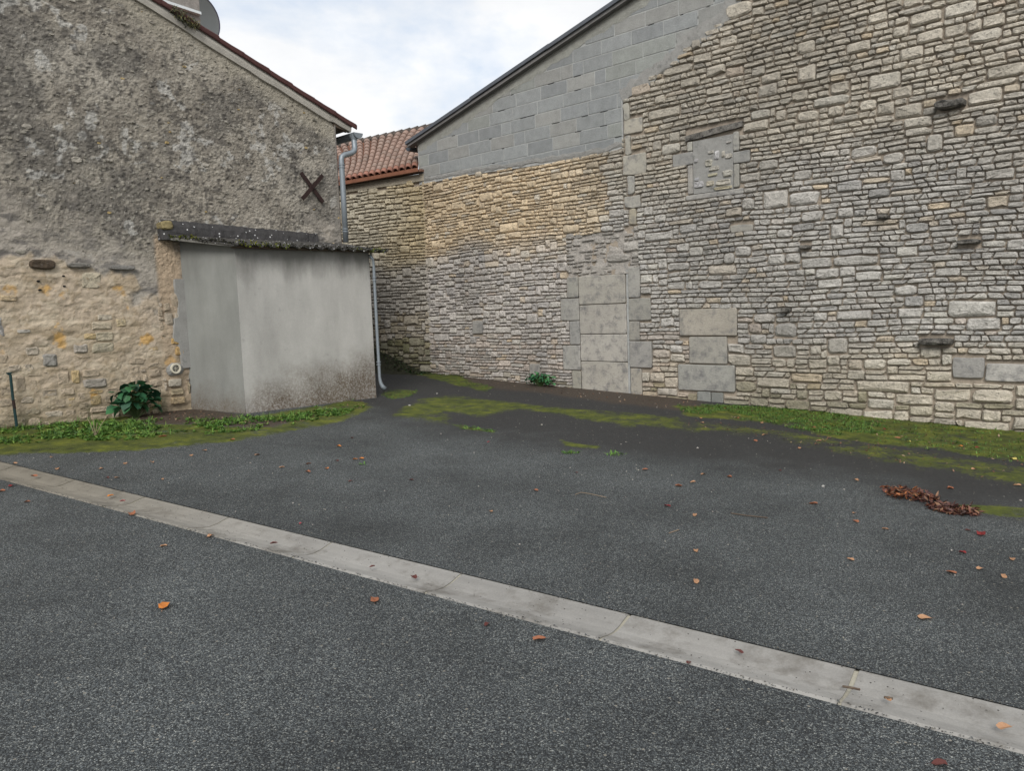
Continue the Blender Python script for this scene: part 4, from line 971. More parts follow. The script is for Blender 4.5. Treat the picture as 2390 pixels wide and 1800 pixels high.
# satellite dish on the far side of the chimney
DY = CHY+.75
dc = HOUSE.at(453, 42, DY); de = HOUSE.at(511, 45, DY); R_ = float(np.linalg.norm(de-dc))
dish = empty('satellite_dish', HOUSE.M @ Matrix.Translation(Vector(dc)), label='grey satellite dish showing behind the chimney on the house roof', cat='satellite dish')
v = [(0, .10, 0)]; nr, na = 6, 40
for j in range(1, nr+1):
    for k_ in range(na): a = 2*pi*k_/na; r = R_*j/nr; v.append((r*cos(a), .10*(1-(j/nr)**2), r*sin(a)))
f = [(0, 1+(k_+1) % na, 1+k_) for k_ in range(na)]+[(1+(j-1)*na+k_, 1+(j-1)*na+(k_+1) % na, 1+j*na+(k_+1) % na, 1+j*na+k_) for j in range(1, nr) for k_ in range(na)]
mesh('reflector', v, f, M_DISH, dish, smooth=True)
b = MB(); b.tube([(R_*cos(2*pi*k_/48), 0, R_*sin(2*pi*k_/48)) for k_ in range(49)], .009, 6, caps=False); b.obj('rim', material('dish_rim', (.16, .14, .20), bump=0), dish)
MB().tube([(0, .12, 0), (-.25, .05, -.3), (-.3, -.35, -.55)], .02, 8).obj('mounting_arm', M_ZINC, dish)

# ================================================================== the shed
shed = empty('shed', HOUSE.M, label='small grey cement-rendered lean-to shed with mossy corrugated roof against the house', cat='shed')
def quadwall(name, A, B_, z0, zA, zB, mat, nxx=30, nzz=36, seed=0):
    A = np.array(A, float); B_ = np.array(B_, float); d = (B_-A)/np.linalg.norm(B_-A); nrm = np.array([d[1], -d[0]]); v = []
    for j in range(nzz):
        for i in range(nxx):
            s_ = i/(nxx-1); t = j/(nzz-1); z = lerp(z0, lerp(zA, zB, s_), t); p = A+(B_-A)*s_
            h_ = .010*(float(fbm(np.array([s_*4]), np.array([z*2.]), seed, 3)[0])-.5)*(0 if i in (0, nxx-1) else 1) + (.03*max(0, .45-z) if j < nzz else 0)
            v.append((*(p+nrm*h_), z))
    return v, [(j*nxx+i, j*nxx+i+1, (j+1)*nxx+i+1, (j+1)*nxx+i) for j in range(nzz-1) for i in range(nxx-1)]
SA, SB, SCc, SD = (4.70, .04), (4.985, -.92), (7.045, -.92), (7.045, .04)
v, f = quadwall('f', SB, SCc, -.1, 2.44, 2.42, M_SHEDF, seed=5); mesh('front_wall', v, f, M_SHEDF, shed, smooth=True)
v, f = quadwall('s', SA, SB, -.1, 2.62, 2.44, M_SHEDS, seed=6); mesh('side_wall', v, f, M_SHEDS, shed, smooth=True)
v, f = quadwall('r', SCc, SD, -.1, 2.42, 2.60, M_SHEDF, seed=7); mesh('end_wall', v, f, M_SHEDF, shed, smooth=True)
# corrugated roof sheets, left edge running back to the wall
def rz(x, y): return 2.455 + (y+1.0)*.165 - (x-5)*.010
b = MB(); pitch = .177; nq = 150; rows = []
for yi, y in enumerate((-1.07, -.7, -.3, .02)):
    xl = lerp(4.90, 4.47, (y+1.07)/1.09); row = []
    for i in range(nq+1):
        x = lerp(xl, 7.27, i/nq); row.append((x, y+(.012*math.sin(i*1.7) if yi == 0 else 0), rz(x, y)+.017*math.sin(2*pi*x/pitch)+(rnd(-.006, .004) if yi == 0 else 0)))
    rows.append(row)
v = [p for r in rows for p in r]; q = nq+1; f = [(a*q+i, a*q+i+1, (a+1)*q+i+1, (a+1)*q+i) for a in range(3) for i in range(nq)]
n0 = len(v); v += [(x, y, z-.016) for x, y, z in v]; f += [tuple(k_+n0 for k_ in g[::-1]) for g in f]
f += [(i+1, i, n0+i, n0+i+1) for i in range(nq)]+[(a*q, (a+1)*q, n0+(a+1)*q, n0+a*q) for a in range(3)]+[((a+1)*q-1, n0+(a+1)*q-1, n0+(a+2)*q-1, (a+2)*q-1) for a in range(3)]
srf = mesh('roof', v, f, M_FIBRE, shed)
# batten under the sheets on the side and black debris and moss along the edge
MB().hull8([(4.46, .03, 2.575), (4.90, -1.03, 2.405), (4.96, -1.03, 2.405), (4.60, .03, 2.575), (4.46, .03, 2.615), (4.90, -1.03, 2.432), (4.96, -1.03, 2.432), (4.60, .03, 2.615)]).obj('verge_board', material('grey_board', (.15, .145, .13), var=.3, bump=.3), shed)
MB().box((4.93, -1.0, 2.395), (7.22, -.925, 2.43)).obj('front_batten', M_PURLIN, shed)
b = MB()
for i in range(1500):
    t = random.random()
    if t < .3: s_ = random.random(); x0 = lerp(4.46, 4.92, s_); y0 = lerp(.0, -1.06, s_)+rnd(-.03, .03)
    else: x0 = rnd(4.9, 7.27); y0 = -1.07+rnd(-.03, .10)
    z0 = rz(x0, y0)+.017*math.sin(2*pi*x0/pitch)+rnd(-.028, .018)
    green = fbm(np.array([x0*3.1]), np.array([1.]), 8, 3)[0] > .56
    c = random.choice([(.16, .19, .02), (.09, .12, .015), (.22, .22, .03)]) if green and random.random() < .6 else random.choice([(.02, .02, .017), (.035, .033, .028), (.05, .05, .03)])
    s_ = rnd(.008, .022); p = np.array([x0, y0, z0]); a1_ = np.array([rnd(-1, 1), rnd(-1, 1), rnd(-1, 1)])*s_; a2_ = np.array([rnd(-1, 1), rnd(-1, .2), rnd(-1, 1)])*s_
    b.add([p, p+a1_, p+a2_, p+(a1_+a2_)*.4+np.array([0, -s_, s_*.6])], [(0, 1, 3), (1, 2, 3), (2, 0, 3), (0, 2, 1)], c)
b.obj('roof_moss', M_LEAF, srf, kind='stuff')
sp_ = MB().tube([(7.03, -.96, 2.36), (7.075, -.965, 2.30), (7.085, -.965, 2.18), (7.085, -.965, 1.2), (7.087, -.967, .60), (7.092, -.975, .52), (7.11, -.99, .46), (7.145, -1.01, .42)], [.022]*5+[.025, .030, .036], 12).obj('downpipe', M_ZINC, shed, smooth=True)
MB().tube([(7.143, -1.009, .4215), (7.147, -1.0112, .4188)], .030, 12).obj('outlet', M_DARK, sp_)
for zz in (2.02, .80):
    for d_ in (-.022, .018): MB().tube([(7.085, -.965, zz-.006+d_), (7.085, -.965, zz+.008+d_)], .033, 12).obj('collar', M_ZINC, sp_)
MB().box((7.045, -.97, 2.2), (7.07, -.94, 2.41)).obj('pipe_board', M_WHITE if False else M_BAND, shed)

# green iron post at the foot of the wall, far left
pg = HOUSE.ground(2.63)
post = empty('green_post', HOUSE.M @ Matrix.Translation(Vector((2.645, -.09, pg))), label='thin peeling green iron post standing against the ochre wall foot', cat='post')
MB().tube([(-.03, .03, .64), (-.015, 0, .62), (-.012, 0, .35), (0, .0, .0), (0, 0, -.2)], .015, 8).obj('shaft', M_GREENP, post)
MB().tube([(-.012, 0, .34), (-.006, 0, .24)], .0165, 8).obj('bare_band', M_RUST, post)
MB().box((-.045, -.012, .635), (.0, .04, .65)).obj('top_bracket', M_GREENP, post)

# ================================================================== plants, leaves and small things
def leaf_mesh(L_, W, curl, fold, col, lobes=0, nseg=4):
    """a leaf with a midrib fold, curling along its length; base at the origin, pointing along +x"""
    v = []; f = []
    for i in range(nseg+1):
        t = i/nseg; wv_ = W*math.sin(pi*min(1, .08+t*.92))**.7*(1-.25*t)
        if lobes and i % 2 == 1: wv_ *= 1.25
        z = curl*L_*t*t; v += [(L_*t, -wv_/2, z+fold*wv_), (L_*t, 0, z), (L_*t, wv_/2, z+fold*wv_)]
    for i in range(nseg): f += [(i*3, i*3+1, i*3+4, i*3+3), (i*3+1, i*3+2, i*3+5, i*3+4)]
    return v, f
def xf(v, p, yaw, pitch=0., roll=0., s_=1.):
    M_ = Matrix.Translation(Vector(p)) @ Matrix.Rotation(yaw, 4, 'Z') @ Matrix.Rotation(-pitch, 4, 'Y') @ Matrix.Rotation(roll, 4, 'X') @ Matrix.Scale(s_, 4)
    return [tuple(M_ @ Vector(q)) for q in v]
def sample_poly(poly, n):
    lo = poly.min(0); hi = poly.max(0); out_ = []
    while len(out_) < n:
        q = rng.uniform(lo, hi, (n*3, 2)); m = inside_soft(poly, q[:, 0], q[:, 1], .001) > .5; out_ += q[m].tolist()
    return out_[:n]
GREEN = [(.055, .13, .02), (.08, .17, .025), (.11, .21, .035), (.05, .11, .022), (.14, .22, .04)]
# weeds along the house and shed foot
W_ = src_poly([(-420, 1010), (-420, 1050), (150, 1036), (300, 1030), (430, 1024), (560, 1012), (700, 990), (800, 972), (855, 950), (800, 950), (700, 968), (600, 978), (440, 978), (300, 985), (100, 990)])
b = MB(); spots = sample_poly(W_, 3000)
for (x, y) in spots:
    dn = float(fbm(np.array([x*2.6]), np.array([y*2.6]), 15, 4)[0])
    if dn < .30+.14*random.random(): continue
    z = gz(x, y); k_ = random.randint(5, 9); sz = rnd(.022, .055)*(.5+dn); c0 = random.choice(GREEN)
    for q in range(k_):
        v, f = leaf_mesh(sz, sz*rnd(.35, .55), rnd(-.5, .1), .25, None, nseg=2)
        b.add(xf(v, (x, y, z+.006), rnd(0, 6.3), rnd(.1, .9), rnd(-.4, .4)), f, np.array(c0)*rnd(.75, 1.2))
    if random.random() < .25:
        for q in range(7):
            a_ = rnd(0, 6.3); L_ = rnd(.05, .11); v, f = leaf_mesh(L_, .006, rnd(-.6, 0), .1, None, nseg=3); b.add(xf(v, (x, y, z), a_, rnd(.6, 1.4)), f, np.array(c0)*rnd(.8, 1.15))
tag(b.obj('weed_strip', M_LEAF, kind='stuff'), 'low green weeds growing along the foot of the ochre wall and grey shed', 'weeds')
# short grass along the barn
b = MB()
PG = src_poly([(-60, 125), (200, 130), (900, 165), (1250, 250), (1350, 300), (1250, 355), (1000, 335), (700, 285), (500, 235), (0, 195)], *C5)
for (x, y) in sample_poly(PG, 3200)+sample_poly(P_M5, 1500):
    if float(fbm(np.array([x*2.2]), np.array([y*2.2]), 25, 4)[0]) < .45: continue
    z = gz(x, y); c0 = random.choice(GREEN)
    for q in range(4):
        L_ = rnd(.015, .04); v, f = leaf_mesh(L_, rnd(.004, .012), rnd(-.6, 0), .1, None, nseg=2); b.add(xf(v, (x+rnd(-.02, .02), y+rnd(-.02, .02), z+.004), rnd(0, 6.3), rnd(.3, 1.3)), f, np.array(c0)*rnd(.6, 1.05))
tag(b.obj('grass_strip', M_LEAF, kind='stuff'), 'short green grass growing in the moss along the barn foot', 'grass')
b = MB()
for P, n_ in ((P_M3, 420), (P_M4, 160), (P_M8, 40)):
    for (x, y) in sample_poly(P, n_):
        z = gz(x, y); c0 = random.choice(GREEN)
        for q in range(3):
            L_ = rnd(.012, .035); v, f = leaf_mesh(L_, rnd(.006, .014), rnd(-.6, 0), .1, None, nseg=2); b.add(xf(v, (x+rnd(-.02, .02), y+rnd(-.02, .02), z+.004), rnd(0, 6.3), rnd(.2, 1.1)), f, np.array(c0)*rnd(.6, 1.0))
tag(b.obj('alley_growth', M_LEAF, kind='stuff'), 'scattered green growth on the dark surface at the alley mouth', 'weeds')
# tufts in the tarmac
def tuft(u, v_, r, n_, label, tall=.05, cols=GREEN):
    g = G(u, v_); b = MB()
    for i in range(n_):
        a_ = rnd(0, 6.3); rr = r*random.random()**.7; x = g[0]+rr*cos(a_); y = g[1]+rr*sin(a_)*.7
        v, f = leaf_mesh(rnd(.5, 1)*tall, rnd(.008, .016), rnd(-.7, 0), .15, None, nseg=3)
        b.add(xf(v, (x-g[0], y-g[1], gz(x, y)-g[2]+.003), rnd(0, 6.3), rnd(.1, 1.1)), f, np.array(random.choice(cols))*rnd(.9, 1.4))
    tag(b.obj('weed_tuft', M_LEAF, M=Matrix.Translation(Vector(g))), label, 'weed', 'small weeds rooted in the tarmac')
tuft(1332, 1058, .10, 46, 'bright weed tuft in the tarmac, left of the pair below the long moss strip')
tuft(1436, 1062, .10, 42, 'bright weed tuft in the tarmac, right of the pair with a tall stalk', .055)
tuft(1085, 1002, .06, 20, 'small green weed at the left end of the weedy crack')
tuft(1113, 1004, .06, 22, 'small green weed in the middle of the weedy crack')
tuft(1146, 1008, .07, 26, 'small green weed at the right end of the weedy crack')
tuft(848, 1085, .035, 9, 'single tiny green weed beside two orange leaves', .04)
tuft(578, 975, .09, 46, 'light green weed growing at the corner of the grey shed', .09)
tuft(735, 952, .05, 22, 'yellowish green weed standing against the shed front', .07)
tuft(792, 948, .05, 24, 'small green weed near the right end of the shed front', .07)
tuft(818, 935, .06, 26, 'small dark green weed at the right end of the shed front', .10)
tuft(248, 972, .10, 60, 'pale green weed under the big dark-leaved plant', .12)
tuft(12, 1000, .12, 60, 'green weed clump at the left of the green post', .13)
tuft(75, 985, .10, 40, 'green weed clump at the right of the green post', .09)
# the big dark-leaved plant
def plant(name, pl, x, y, n_, rad, hgt, ls, label, cat, cols, jit=.35, lname='leaf', single=True):
    g = pl.o+pl.ex*x+pl.ey*y; g[2] = gz(g[0], g[1]); e_ = empty(name, Matrix.Translation(Vector(g)), label=label, cat=cat); st = MB(); lf = MB()
    for i in range(n_):
        a_ = rnd(0, 2*pi); rr = rad*(rnd(.15, 1)); h_ = hgt*(1-.35*(rr/rad)**2)*rnd(.30, 1); out2 = pl.ex*cos(a_)*rr+pl.ey*sin(a_)*rr*.40
        p = out2+np.array([0, 0, h_]); yaw = math.atan2(out2[1], out2[0])+rnd(-.6, .6)
        L_ = ls*rnd(.65, 1.15); v, f = leaf_mesh(L_, L_*rnd(.85, 1.1), rnd(-.55, -.1), rnd(.05, .22), None, lobes=1, nseg=5)
        v = xf(v, p, yaw, rnd(-.9, .5), rnd(-jit, jit)*1.6); c = np.array(random.choice(cols))*rnd(.8, 1.2)
        if single: mesh(lname, v, f, M_LEAF, e_, np.tile(c, (len(v), 1)))
        else: lf.add(v, f, c)
        st.tube([(0, 0, 0), tuple(out2*.45+np.array([0, 0, h_*.6])), tuple(p)], .004, 5, c=(.05, .08, .025))
    if not single: lf.obj('foliage', M_LEAF, e_)
    st.obj('stems', M_LEAF, e_)
    return e_
DG = [(.018, .075, .032), (.022, .09, .035), (.03, .11, .04), (.014, .055, .028)]
plant('leafy_plant', HOUSE, 3.90, -.24, 110, .27, .47, .125, 'bushy plant with large dark green leaves at the ochre wall foot', 'plant', DG)
plant('wall_plant', BARN, -8.43, -.20, 110, .27, .24, .06, 'low dark green leafy plant against the barn left of the blocked doorway', 'plant', [(.02, .08, .035), (.03, .12, .05), (.04, .15, .05)], single=False)
# dry stalks beside the big plant
b = MB(); g = G(222, 1020)
for dx, dz in ((-.10, .24), (-.03, .26), (.02, .15), (.12, .20)): b.tube([(0, 0, 0), (dx*.5, .02, dz*.6), (dx, .03, dz)], .0035, 5)
tag(b.obj('dry_stalks', material('dry_stem', (.26, .20, .14), var=.2), M=Matrix.Translation(Vector(g))), 'dry pale stalks standing in the weeds by the ochre wall', 'dead plant')
# mossy earth bank with ivy at the foot of the outbuilding
bank_o = OUT.o+OUT.ex*(-.75)+OUT.ey*(-.05); b = MB()
for i in range(1500):
    xx = rnd(-2.3, .05); hz = rnd(0, .46)*float(1-sstep(-1.6, .05, xx))+.01*random.random(); yy = -.05-.30*(1-hz/.45)*random.random(); p = OUT.o+OUT.ex*xx+OUT.ey*yy; p[2] = gz(p[0], p[1])+hz
    L_ = rnd(.02, .05); v, f = leaf_mesh(L_, L_*.7, rnd(-.5, 0), .2, None, nseg=2); c = random.choice([(.02, .035, .01), (.035, .05, .015), (.02, .06, .015), (.05, .06, .015), (.03, .025, .015)])
    b.add(xf(v, p, rnd(0, 6.3), rnd(-.5, 1.2), rnd(-1, 1)), f, np.array(c)*rnd(.7, 1.3))
tag(b.obj('bank_growth', M_LEAF, kind='stuff'), 'dark ivy and moss on the earth bank at the outbuilding foot', 'ivy')
v = []; n = 40
for i in range(n):
    xx = lerp(-2.35, .35, i/(n-1)); hh = (.34+.16*float(fbm(np.array([xx*2.5]), np.array([1.]), 6, 4)[0]))*float(1-sstep(-1.5, .0, xx))+.01; base = OUT.o+OUT.ex*xx
    for yy, hf in ((.0, 1.02), (-.09, .92), (-.17, .62), (-.26, .34), (-.40, .10), (-.52, -.04)):
        p = base+OUT.ey*(yy+.03*rnd(-1, 1)); p[2] = gz(p[0], p[1])+hh*hf*rnd(.9, 1.08); v.append(p)
f = [(i*6+j, i*6+j+1, (i+1)*6+j+1, (i+1)*6+j) for i in range(n-1) for j in range(5)]
mesh('earth_bank', v, f, material('mossy_earth', (.035, .035, .02), var=.5, scale=12, fine=50, bump=1, bdist=.04), kind='structure')
# fallen leaves: crisp, curled, each on its own
LC = {'orange': (.50, .17, .03), 'brown': (.26, .10, .05), 'tan': (.36, .20, .11), 'red': (.17, .015, .015), 'dark': (.09, .025, .02), 'pink': (.30, .05, .06), 'yellow': (.50, .42, .12), 'green': (.14, .30, .04)}
lproto = {}; LAST = [None]; SMALL = []
def fallen(u, v_, col, size, label, group=None):
    g = G(u, v_); key = (col, random.randint(0, 2))
    if key not in lproto:
        random.seed(hash(key[1])+len(col)*7); v = []; n = 10
        for k_ in range(n):
            a_ = 2*pi*k_/n; r = .5*(1 if k_ else 1.25)*rnd(.8, 1.05)*(1.0 if abs(cos(a_)) > .6 else .72); v.append((r*cos(a_), r*sin(a_), .16*abs(sin(a_))**1.5+rnd(0, .12)))
        v += [(.22, .02, .02), (-.2, .0, .05)]
        f = [(k_, (k_+1) % n, n if (k_ < 3 or k_ >= 7) else n+1) for k_ in range(n)]+[(3, n+1, n), (7, n, n+1)]
        m_ = len(v); v += [(.6, .01, .03), (.9, .05, .05), (.9, .065, .05), (.6, .03, .03)]; f.append((m_, m_+1, m_+2, m_+3))
        me = bpy.data.meshes.new('fallen_leaf'); me.from_pydata(v, [], f); me.materials.append(M_LEAF)
        at = me.color_attributes.new('tint', 'FLOAT_COLOR', 'POINT'); at.data.foreach_set('color', np.tile((*LC[col], 1), (len(v), 1)).astype(np.float32).ravel()); lproto[key] = me
    o = bpy.data.objects.new('fallen_leaf', lproto[key]); COL.objects.link(o)
    o.location = (g[0], g[1], g[2]+.004); o.rotation_euler = (rnd(-.12, .12), rnd(-.12, .12), rnd(0, 6.3)); o.scale = (size, size*rnd(.75, 1), size*rnd(.8, 1.3))
    tag(o, label, 'leaf', group); LAST[0] = o
A_ = lambda x, y: (x*.5425, 1000+y*.5425)
B_ = lambda x, y: (1200+x*.538, 1000+y*.538)
E_ = lambda x, y: (1600+x*.3571, 900+y*.3571)
fallen(*A_(710, 772), 'orange', .085, 'large bright orange leaf alone on the near road')
fallen(*B_(2026, 463), 'red', .085, 'deep red leaf on the right, below the leaf pile')
fallen(*B_(665, 341), 'red', .05, 'red leaf on the grey apron near the middle')
fallen(*A_(568, 373), 'brown', .075, 'rusty brown leaf lying on the near edge of the gutter stones')
fallen(*A_(527, 317), 'pink', .04, 'pinkish red leaf in the gutter beside a brown one')
fallen(*A_(476, 294), 'orange', .055, 'orange brown leaf in the gutter beside a pink one')
fallen(*A_(2103, 61), 'pink', .035, 'tiny pink leaf on the grey apron, farthest in the middle')
fallen(*A_(1612, 745), 'brown', .07, 'crumpled brown leaf with long stalk on the near road')
fallen(*A_(1178, 500), 'dark', .045, 'dark red leaf in the middle of a gutter stone')
fallen(*A_(1603, 600), 'dark', .035, 'small dark leaf in the gutter, left of two')
fallen(*A_(1780, 645), 'dark', .05, 'dark red leaf in the gutter, right of two')
fallen(*B_(107, 922), 'brown', .06, 'brown shrivelled leaf just below the gutter on the near road')
fallen(*B_(2122, 1306), 'tan', .055, 'tan leaf lying in the gutter at the right edge')
fallen(*B_(1778, 829), 'tan', .065, 'tan leaf standing on edge to the right of the middle of the apron')
fallen(*B_(1898, 631), 'brown', .055, 'rusty leaf left of a pale leaf on the right of the apron')
fallen(*B_(2020, 615), 'tan', .05, 'pale tan leaf with stalk on the right of the apron')
fallen(*A_(1527, 136), 'orange', .055, 'orange leaf, left one of the touching pair on the apron')
fallen(*A_(1556, 133), 'orange', .05, 'orange leaf, right one of the touching pair on the apron')
fallen(*E_(2140, 487), 'yellow', .08, 'pale yellow leaf on the moss at the right edge')
fallen(*E_(1308, 290), 'red', .07, 'red leaf in the green strip along the barn')
GRP = 'small leaves scattered over the apron and road'
for (u, v_, c, s_) in [(*A_(706, 511), 'tan', .045), (*A_(908, 468), 'tan', .055), (*A_(146, 211), 'brown', .06), (*A_(50, 251), 'red', .055), (*A_(10, 273), 'brown', .05), (*A_(114, 320), 'brown', .045), (*A_(247, 179), 'tan', .06), (*A_(437, 177), 'tan', .045), (*A_(461, 216), 'dark', .04), (*A_(505, 215), 'tan', .045), (*A_(540, 154), 'tan', .055), (*A_(656, 149), 'tan', .055),
                       (*A_(700, 222), 'tan', .04), (*A_(824, 120), 'tan', .055), (*A_(880, 98), 'tan', .05), (*A_(1106, 117), 'tan', .055), (*A_(1214, 171), 'tan', .05), (*A_(1326, 190), 'brown', .05), (*A_(1328, 155), 'brown', .05), (*A_(1407, 176), 'orange', .05), (*A_(1450, 142), 'dark', .045), (*A_(1456, 79), 'orange', .055), (*A_(1510, 230), 'dark', .04),
                       (*A_(1295, 412), 'pink', .03), (*A_(1770, 225), 'dark', .04), (*A_(2113, 361), 'tan', .045), (*A_(2096, 848), 'dark', .04), (*A_(1514, 44), 'dark', .04), (*A_(223, 127), 'tan', .05), (*A_(65, 153), 'tan', .045), (*A_(1000, 52), 'brown', .055), (*A_(702, 40), 'brown', .09),
                       (*B_(567, 183), 'brown', .05), (*B_(820, 202), 'tan', .055), (*B_(934, 214), 'brown', .045), (*B_(712, 254), 'brown', .06), (*B_(777, 236), 'tan', .04), (*B_(784, 380), 'tan', .055), (*B_(93, 272), 'brown', .045), (*B_(270, 195), 'dark', .035), (*B_(790, 535), 'tan', .045), (*B_(789, 670), 'tan', .05), (*B_(1463, 573), 'tan', .04), (*B_(1609, 441), 'tan', .04),
                       (*B_(1483, 409), 'brown', .045), (*B_(1476, 371), 'tan', .035), (*B_(1300, 332), 'brown', .06), (*B_(1945, 543), 'red', .04), (*B_(2160, 573), 'tan', .05), (*B_(2124, 648), 'tan', .05), (*B_(1967, 446), 'dark', .035), (*B_(1893, 264), 'brown', .05), (*B_(1153, 186), 'dark', .04), (*B_(976, 975), 'dark', .04), (*B_(757, 1022), 'dark', .03), (*B_(1480, 1140), 'dark', .035), (*B_(1620, 1182), 'tan', .035), (*B_(1850, 1465), 'dark', .05),
                       (*E_(98, 217), 'tan', .055), (*E_(112, 246), 'tan', .045), (*E_(513, 326), 'tan', .05), (*E_(870, 366), 'tan', .055), (*E_(748, 413), 'tan', .055), (*E_(455, 367), 'brown', .05), (*E_(261, 155), 'brown', .055), (*E_(425, 186), 'tan', .06), (*E_(340, 217), 'brown', .055), (*E_(500, 247), 'tan', .05), (*E_(960, 268), 'brown', .07), (*E_(905, 280), 'brown', .07), (*E_(835, 280), 'brown', .06),
                       (*E_(1230, 255), 'tan', .055), (*E_(1490, 237), 'tan', .055), (*E_(1385, 350), 'brown', .07), (*E_(1460, 372), 'yellow', .05), (*E_(1800, 402), 'orange', .055), (*E_(1908, 412), 'red', .055), (*E_(1755, 385), 'dark', .05), (*E_(2060, 455), 'dark', .06), (*E_(1885, 553), 'tan', .06), (*E_(1165, 340), 'tan', .05), (*E_(1180, 218), 'green', .045), (*E_(1732, 675), 'brown', .05), (*E_(2170, 657), 'tan', .05), (*E_(1118, 620), 'tan', .05)]:
    d_ = 'far' if v_ < 1060 else ('near' if v_ > 1300 else 'middle'); sd_ = 'left' if u < 800 else ('right' if u > 1600 else 'centre')
    nm = {'dark': 'very dark', 'tan': 'pale tan', 'brown': 'dull brown', 'orange': 'orange', 'red': 'red', 'pink': 'pink', 'yellow': 'yellow', 'green': 'green'}[c]
    fallen(u, v_, c, s_, 'x', GRP); SMALL.append((bpy.data.objects[-1] if 0 else LAST[0], u, v_, nm))
LM = [(385, 1419, 'large orange leaf on the road'), (2290, 1249, 'deep red leaf below the drifts'), (2150, 1165, 'brown leaf drifts'), (1558, 1183, 'red leaf mid-apron'), (573, 967, 'front corner of the grey shed'), (888, 915, 'foot of the shed drainpipe'), (1410, 912, 'blocked doorway'), (1650, 920, 'low infill blocks in barn'),
      (836, 1073, 'touching pair of orange leaves'), (1384, 1060, 'pair of weed tufts in tarmac'), (1370, 1157, 'curved twig on the apron'), (30, 1000, 'green post'), (874, 1404, 'crumpled long-stalked leaf'), (1257, 1496, 'shrivelled leaf below the gutter'), (2157, 1446, 'tan leaf standing on edge'), (2364, 1074, 'pale yellow leaf at the right edge'), (250, 1155, 'pink and orange pair in the gutter'), (2067, 860, 'low dark projecting barn stone')]
ORD = ['nearest', 'second nearest', 'third nearest', 'fourth nearest', 'fifth nearest', 'sixth nearest', 'seventh nearest', 'eighth nearest']
byk = {}
for o, u, v_, nm in SMALL:
    d_, t_ = min((math.hypot(u-a, (v_-b_)*1.6), t) for a, b_, t in LM); byk.setdefault((nm, t_), []).append((d_, o))
for (nm, t_), l_ in byk.items():
    for q, (d_, o) in enumerate(sorted(l_, key=lambda z_: z_[0])): o['label'] = f'small {nm} leaf {ORD[q]} the {t_}'
# heap of leaves with shape: two drifts
b = MB()
HP = [src_poly([(1290, 670), (1400, 672), (1520, 695), (1660, 735), (1640, 760), (1580, 775), (1450, 750), (1330, 730)], *C5), src_poly([(1590, 780), (1720, 785), (1900, 820), (1930, 850), (1800, 855), (1650, 830), (1580, 800)], *C5)]
for P, n_, red in ((HP[0], 330, 0), (HP[1], 330, 1)):
    c0 = P.mean(0)
    for x, y in sample_poly(P, n_):
        L_ = rnd(.025, .06); v, f = leaf_mesh(L_, L_*rnd(.35, .7), rnd(-.7, .7), rnd(.1, .6), None, nseg=2)
        c = random.choice([(.11, .04, .028), (.16, .06, .035), (.07, .025, .02), (.22, .12, .07), (.05, .025, .018), (.30, .11, .04) if not red else (.07, .03, .025)])
        b.add(xf(v, (x, y, gz(x, y)+rnd(.002, .016)), rnd(0, 6.3), rnd(-.35, .4), rnd(-.6, .6)), f, np.array(c)*rnd(.7, 1.1))
tag(b.obj('leaf_heap', M_LEAF, kind='stuff'), 'two drifts of reddish brown leaves on the right of the apron', 'leaves')
# leaf litter by the walls, pebbles, twigs
b = MB()
for P, n_ in ((src_poly([(300, 960), (440, 955), (560, 985), (700, 975), (860, 935), (860, 950), (700, 992), (430, 990), (300, 985)]), 420), (P_M5, 260), (P_DT, 260), (P_M5b, 200)):
    for x, y in sample_poly(P, n_):
        L_ = rnd(.012, .035); v, f = leaf_mesh(L_, L_*rnd(.35, .7), rnd(-.7, .7), rnd(.1, .6), None, nseg=2); c = random.choice([(.12, .06, .04), (.2, .11, .07), (.06, .035, .025), (.28, .2, .13)])
        b.add(xf(v, (x, y, gz(x, y)+rnd(.004, .015)), rnd(0, 6.3), rnd(-.5, .6), rnd(-.6, .6)), f, c)
tag(b.obj('leaf_litter', M_LEAF, kind='stuff'), 'small brown leaf bits scattered at the wall feet', 'leaf litter')
b = MB()
AP = src_poly([(0, 1085), (0, 1060), (860, 960), (900, 870), (2390, 1000), (2390, 1600)])
pts = sample_poly(AP, 480)
for x, y in pts:
    r = rnd(.002, .006) if random.random() < .95 else rnd(.006, .011); v, f, _ = stone_geo(-r*1.2, r*1.2, lambda q: 0, lambda q: r*1.7, proud=.0, e=.9, n=6, back=0)
    v = [(p[0], p[2]-r*.8, -p[1]*.6+.3*r if i > 5 else 0) for i, p in enumerate(v)]
    v = [(p[0], p[1], min(p[2], r)) for p in v]; c = np.array(random.choice([(.28, .27, .23), (.22, .2, .18), (.34, .32, .29), (.08, .075, .07)]))
    b.add(xf(v, (x, y, gz(x, y)+.001), rnd(0, 6.3)), f, c)
tag(b.obj('loose_grit', M_LEAF, kind='stuff'), 'pale pebbles and grit scattered on the apron', 'gravel')
def pebble(u, v_, s_, lab):
    g = G(u, v_); me_v, me_f, _ = stone_geo(-s_, s_, lambda q: 0, lambda q: s_*1.5, proud=0, e=.9, n=8, back=0)
    me_v = [(p[0], p[2]-s_*.7, s_*(.9 if i == 24 else (.75 if i >= 16 else (.4 if i >= 8 else 0)))) for i, p in enumerate(me_v)]
    tag(mesh('pebble', me_v, me_f, M_SLAB, None, np.tile((.42, .41, .38), (len(me_v), 1)), M=Matrix.Translation(Vector(g))), lab, 'stone')
pebble(*E_(900, 662), .014, 'white pebble on the apron, left of the leaf drifts')
pebble(820+385*.3526, 820+362*.3526, .018, 'white pebble near the shed corner at the alley mouth')
pebble(820+567*.3526, 820+282*.3526, .014, 'white pebble on the dark surface right of the shed drainpipe')
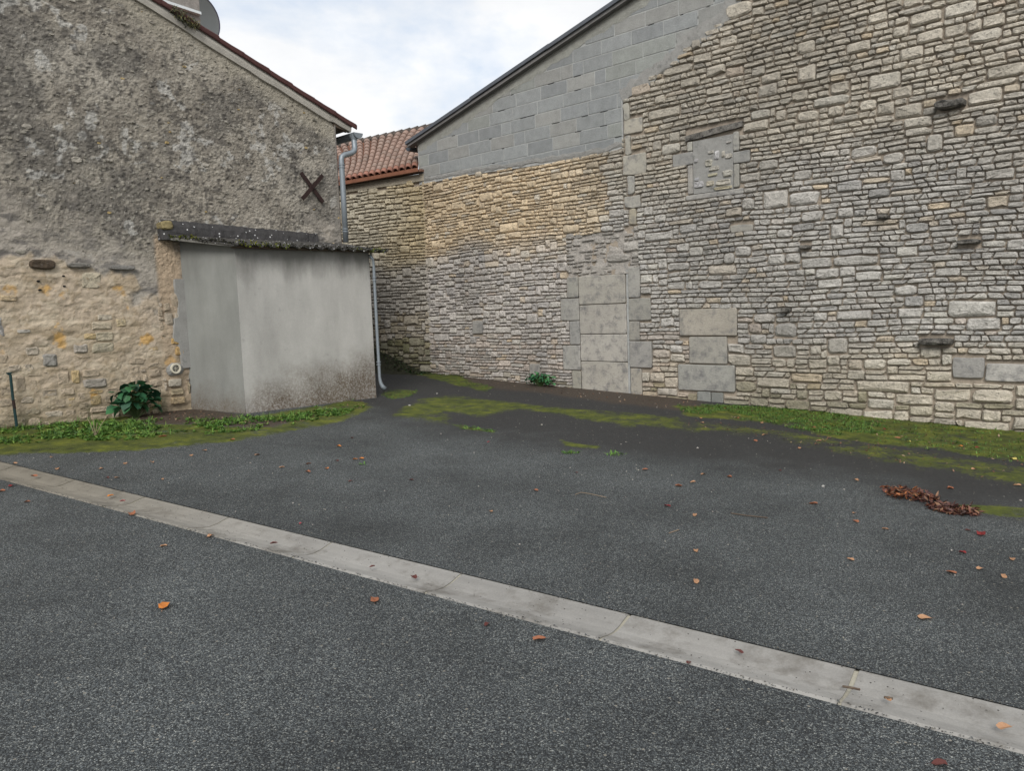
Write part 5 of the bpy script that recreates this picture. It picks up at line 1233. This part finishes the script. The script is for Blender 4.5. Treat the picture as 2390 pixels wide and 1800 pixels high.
def twig(pts_, r, lab):
    P_ = [G(*q) for q in pts_]; o_ = P_[0].copy(); tag(MB().tube([p-o_+np.array([0, 0, r+.002+.004*(i % 2)]) for i, p in enumerate(P_)], r, 5).obj('twig', MATS['dry_stem'] if i_tw else M_PURLIN, M=Matrix.Translation(Vector(o_))), lab, 'twig')
i_tw = 1
twig([B_(265, 290), B_(290, 283), B_(330, 287), B_(400, 305)], .0025, 'curved pale twig on the apron left of the red leaf')
twig([B_(672, 458), B_(715, 446)], .003, 'short pale twig on the apron near the middle')
i_tw = 0
twig([B_(1425, 1128), B_(1460, 1138), B_(1500, 1142)], .005, 'short dark twig in the gutter across a joint')
twig([B_(1605, 1175), B_(1642, 1186)], .005, 'dark twig in the gutter right of a joint')
twig([B_(940, 372), B_(1010, 385), B_(1100, 392)], .004, 'dark twig lying on the apron above the gutter')
# mud crumbs in the gutter
b = MB()
for i in range(2600):                             # tarmac chips lapping unevenly over both edges of the gutter
    uu = rnd(-2, 8); side = random.random() < .5; lap = .004+.020*float(vnoise(np.array([uu*3.3]), np.array([5. if side else 9.]), 71)[0])
    vv = lap-abs(random.gauss(0, .012)) if side else .34-lap+abs(random.gauss(0, .012)); s_ = rnd(.002, .0048)
    p = np.array(gpt(uu, -vv, .004+s_*.2)); q_ = [p+np.array([rnd(-1, 1), rnd(-1, 1), rnd(-.3, .8)])*s_*1.5 for _ in range(4)]; b.add(q_, [(0, 1, 2), (0, 2, 3), (0, 3, 1), (1, 3, 2)], random.choice([(.045, .048, .05), (.08, .085, .085), (.03, .03, .03), (.12, .11, .09)]))
for i in range(520):
    uu = rnd(-2, 7.5); vv = min(.33, max(.01, random.gauss(.2, .08))); s_ = rnd(.0015, .0045)*(1.6 if random.random() < .08 else 1)
    if float(vnoise(np.array([uu*2.2]), np.array([vv*3]), 33)[0]) < .42: continue
    p = np.array(gpt(uu, -vv, -.022*math.exp(-((vv-.17)/.09)**2)+.002+s_*.3)); q_ = [p+np.array([rnd(-1, 1), rnd(-1, 1), rnd(0, .8)])*s_*1.5 for _ in range(4)]; b.add(q_, [(0, 1, 2), (0, 2, 3), (0, 3, 1), (1, 3, 2)], (.045, .038, .03))
tag(b.obj('gutter_crumbs', M_LEAF, kind='stuff'), 'dark crumbs of tarmac and mud lying in the gutter', 'dirt')
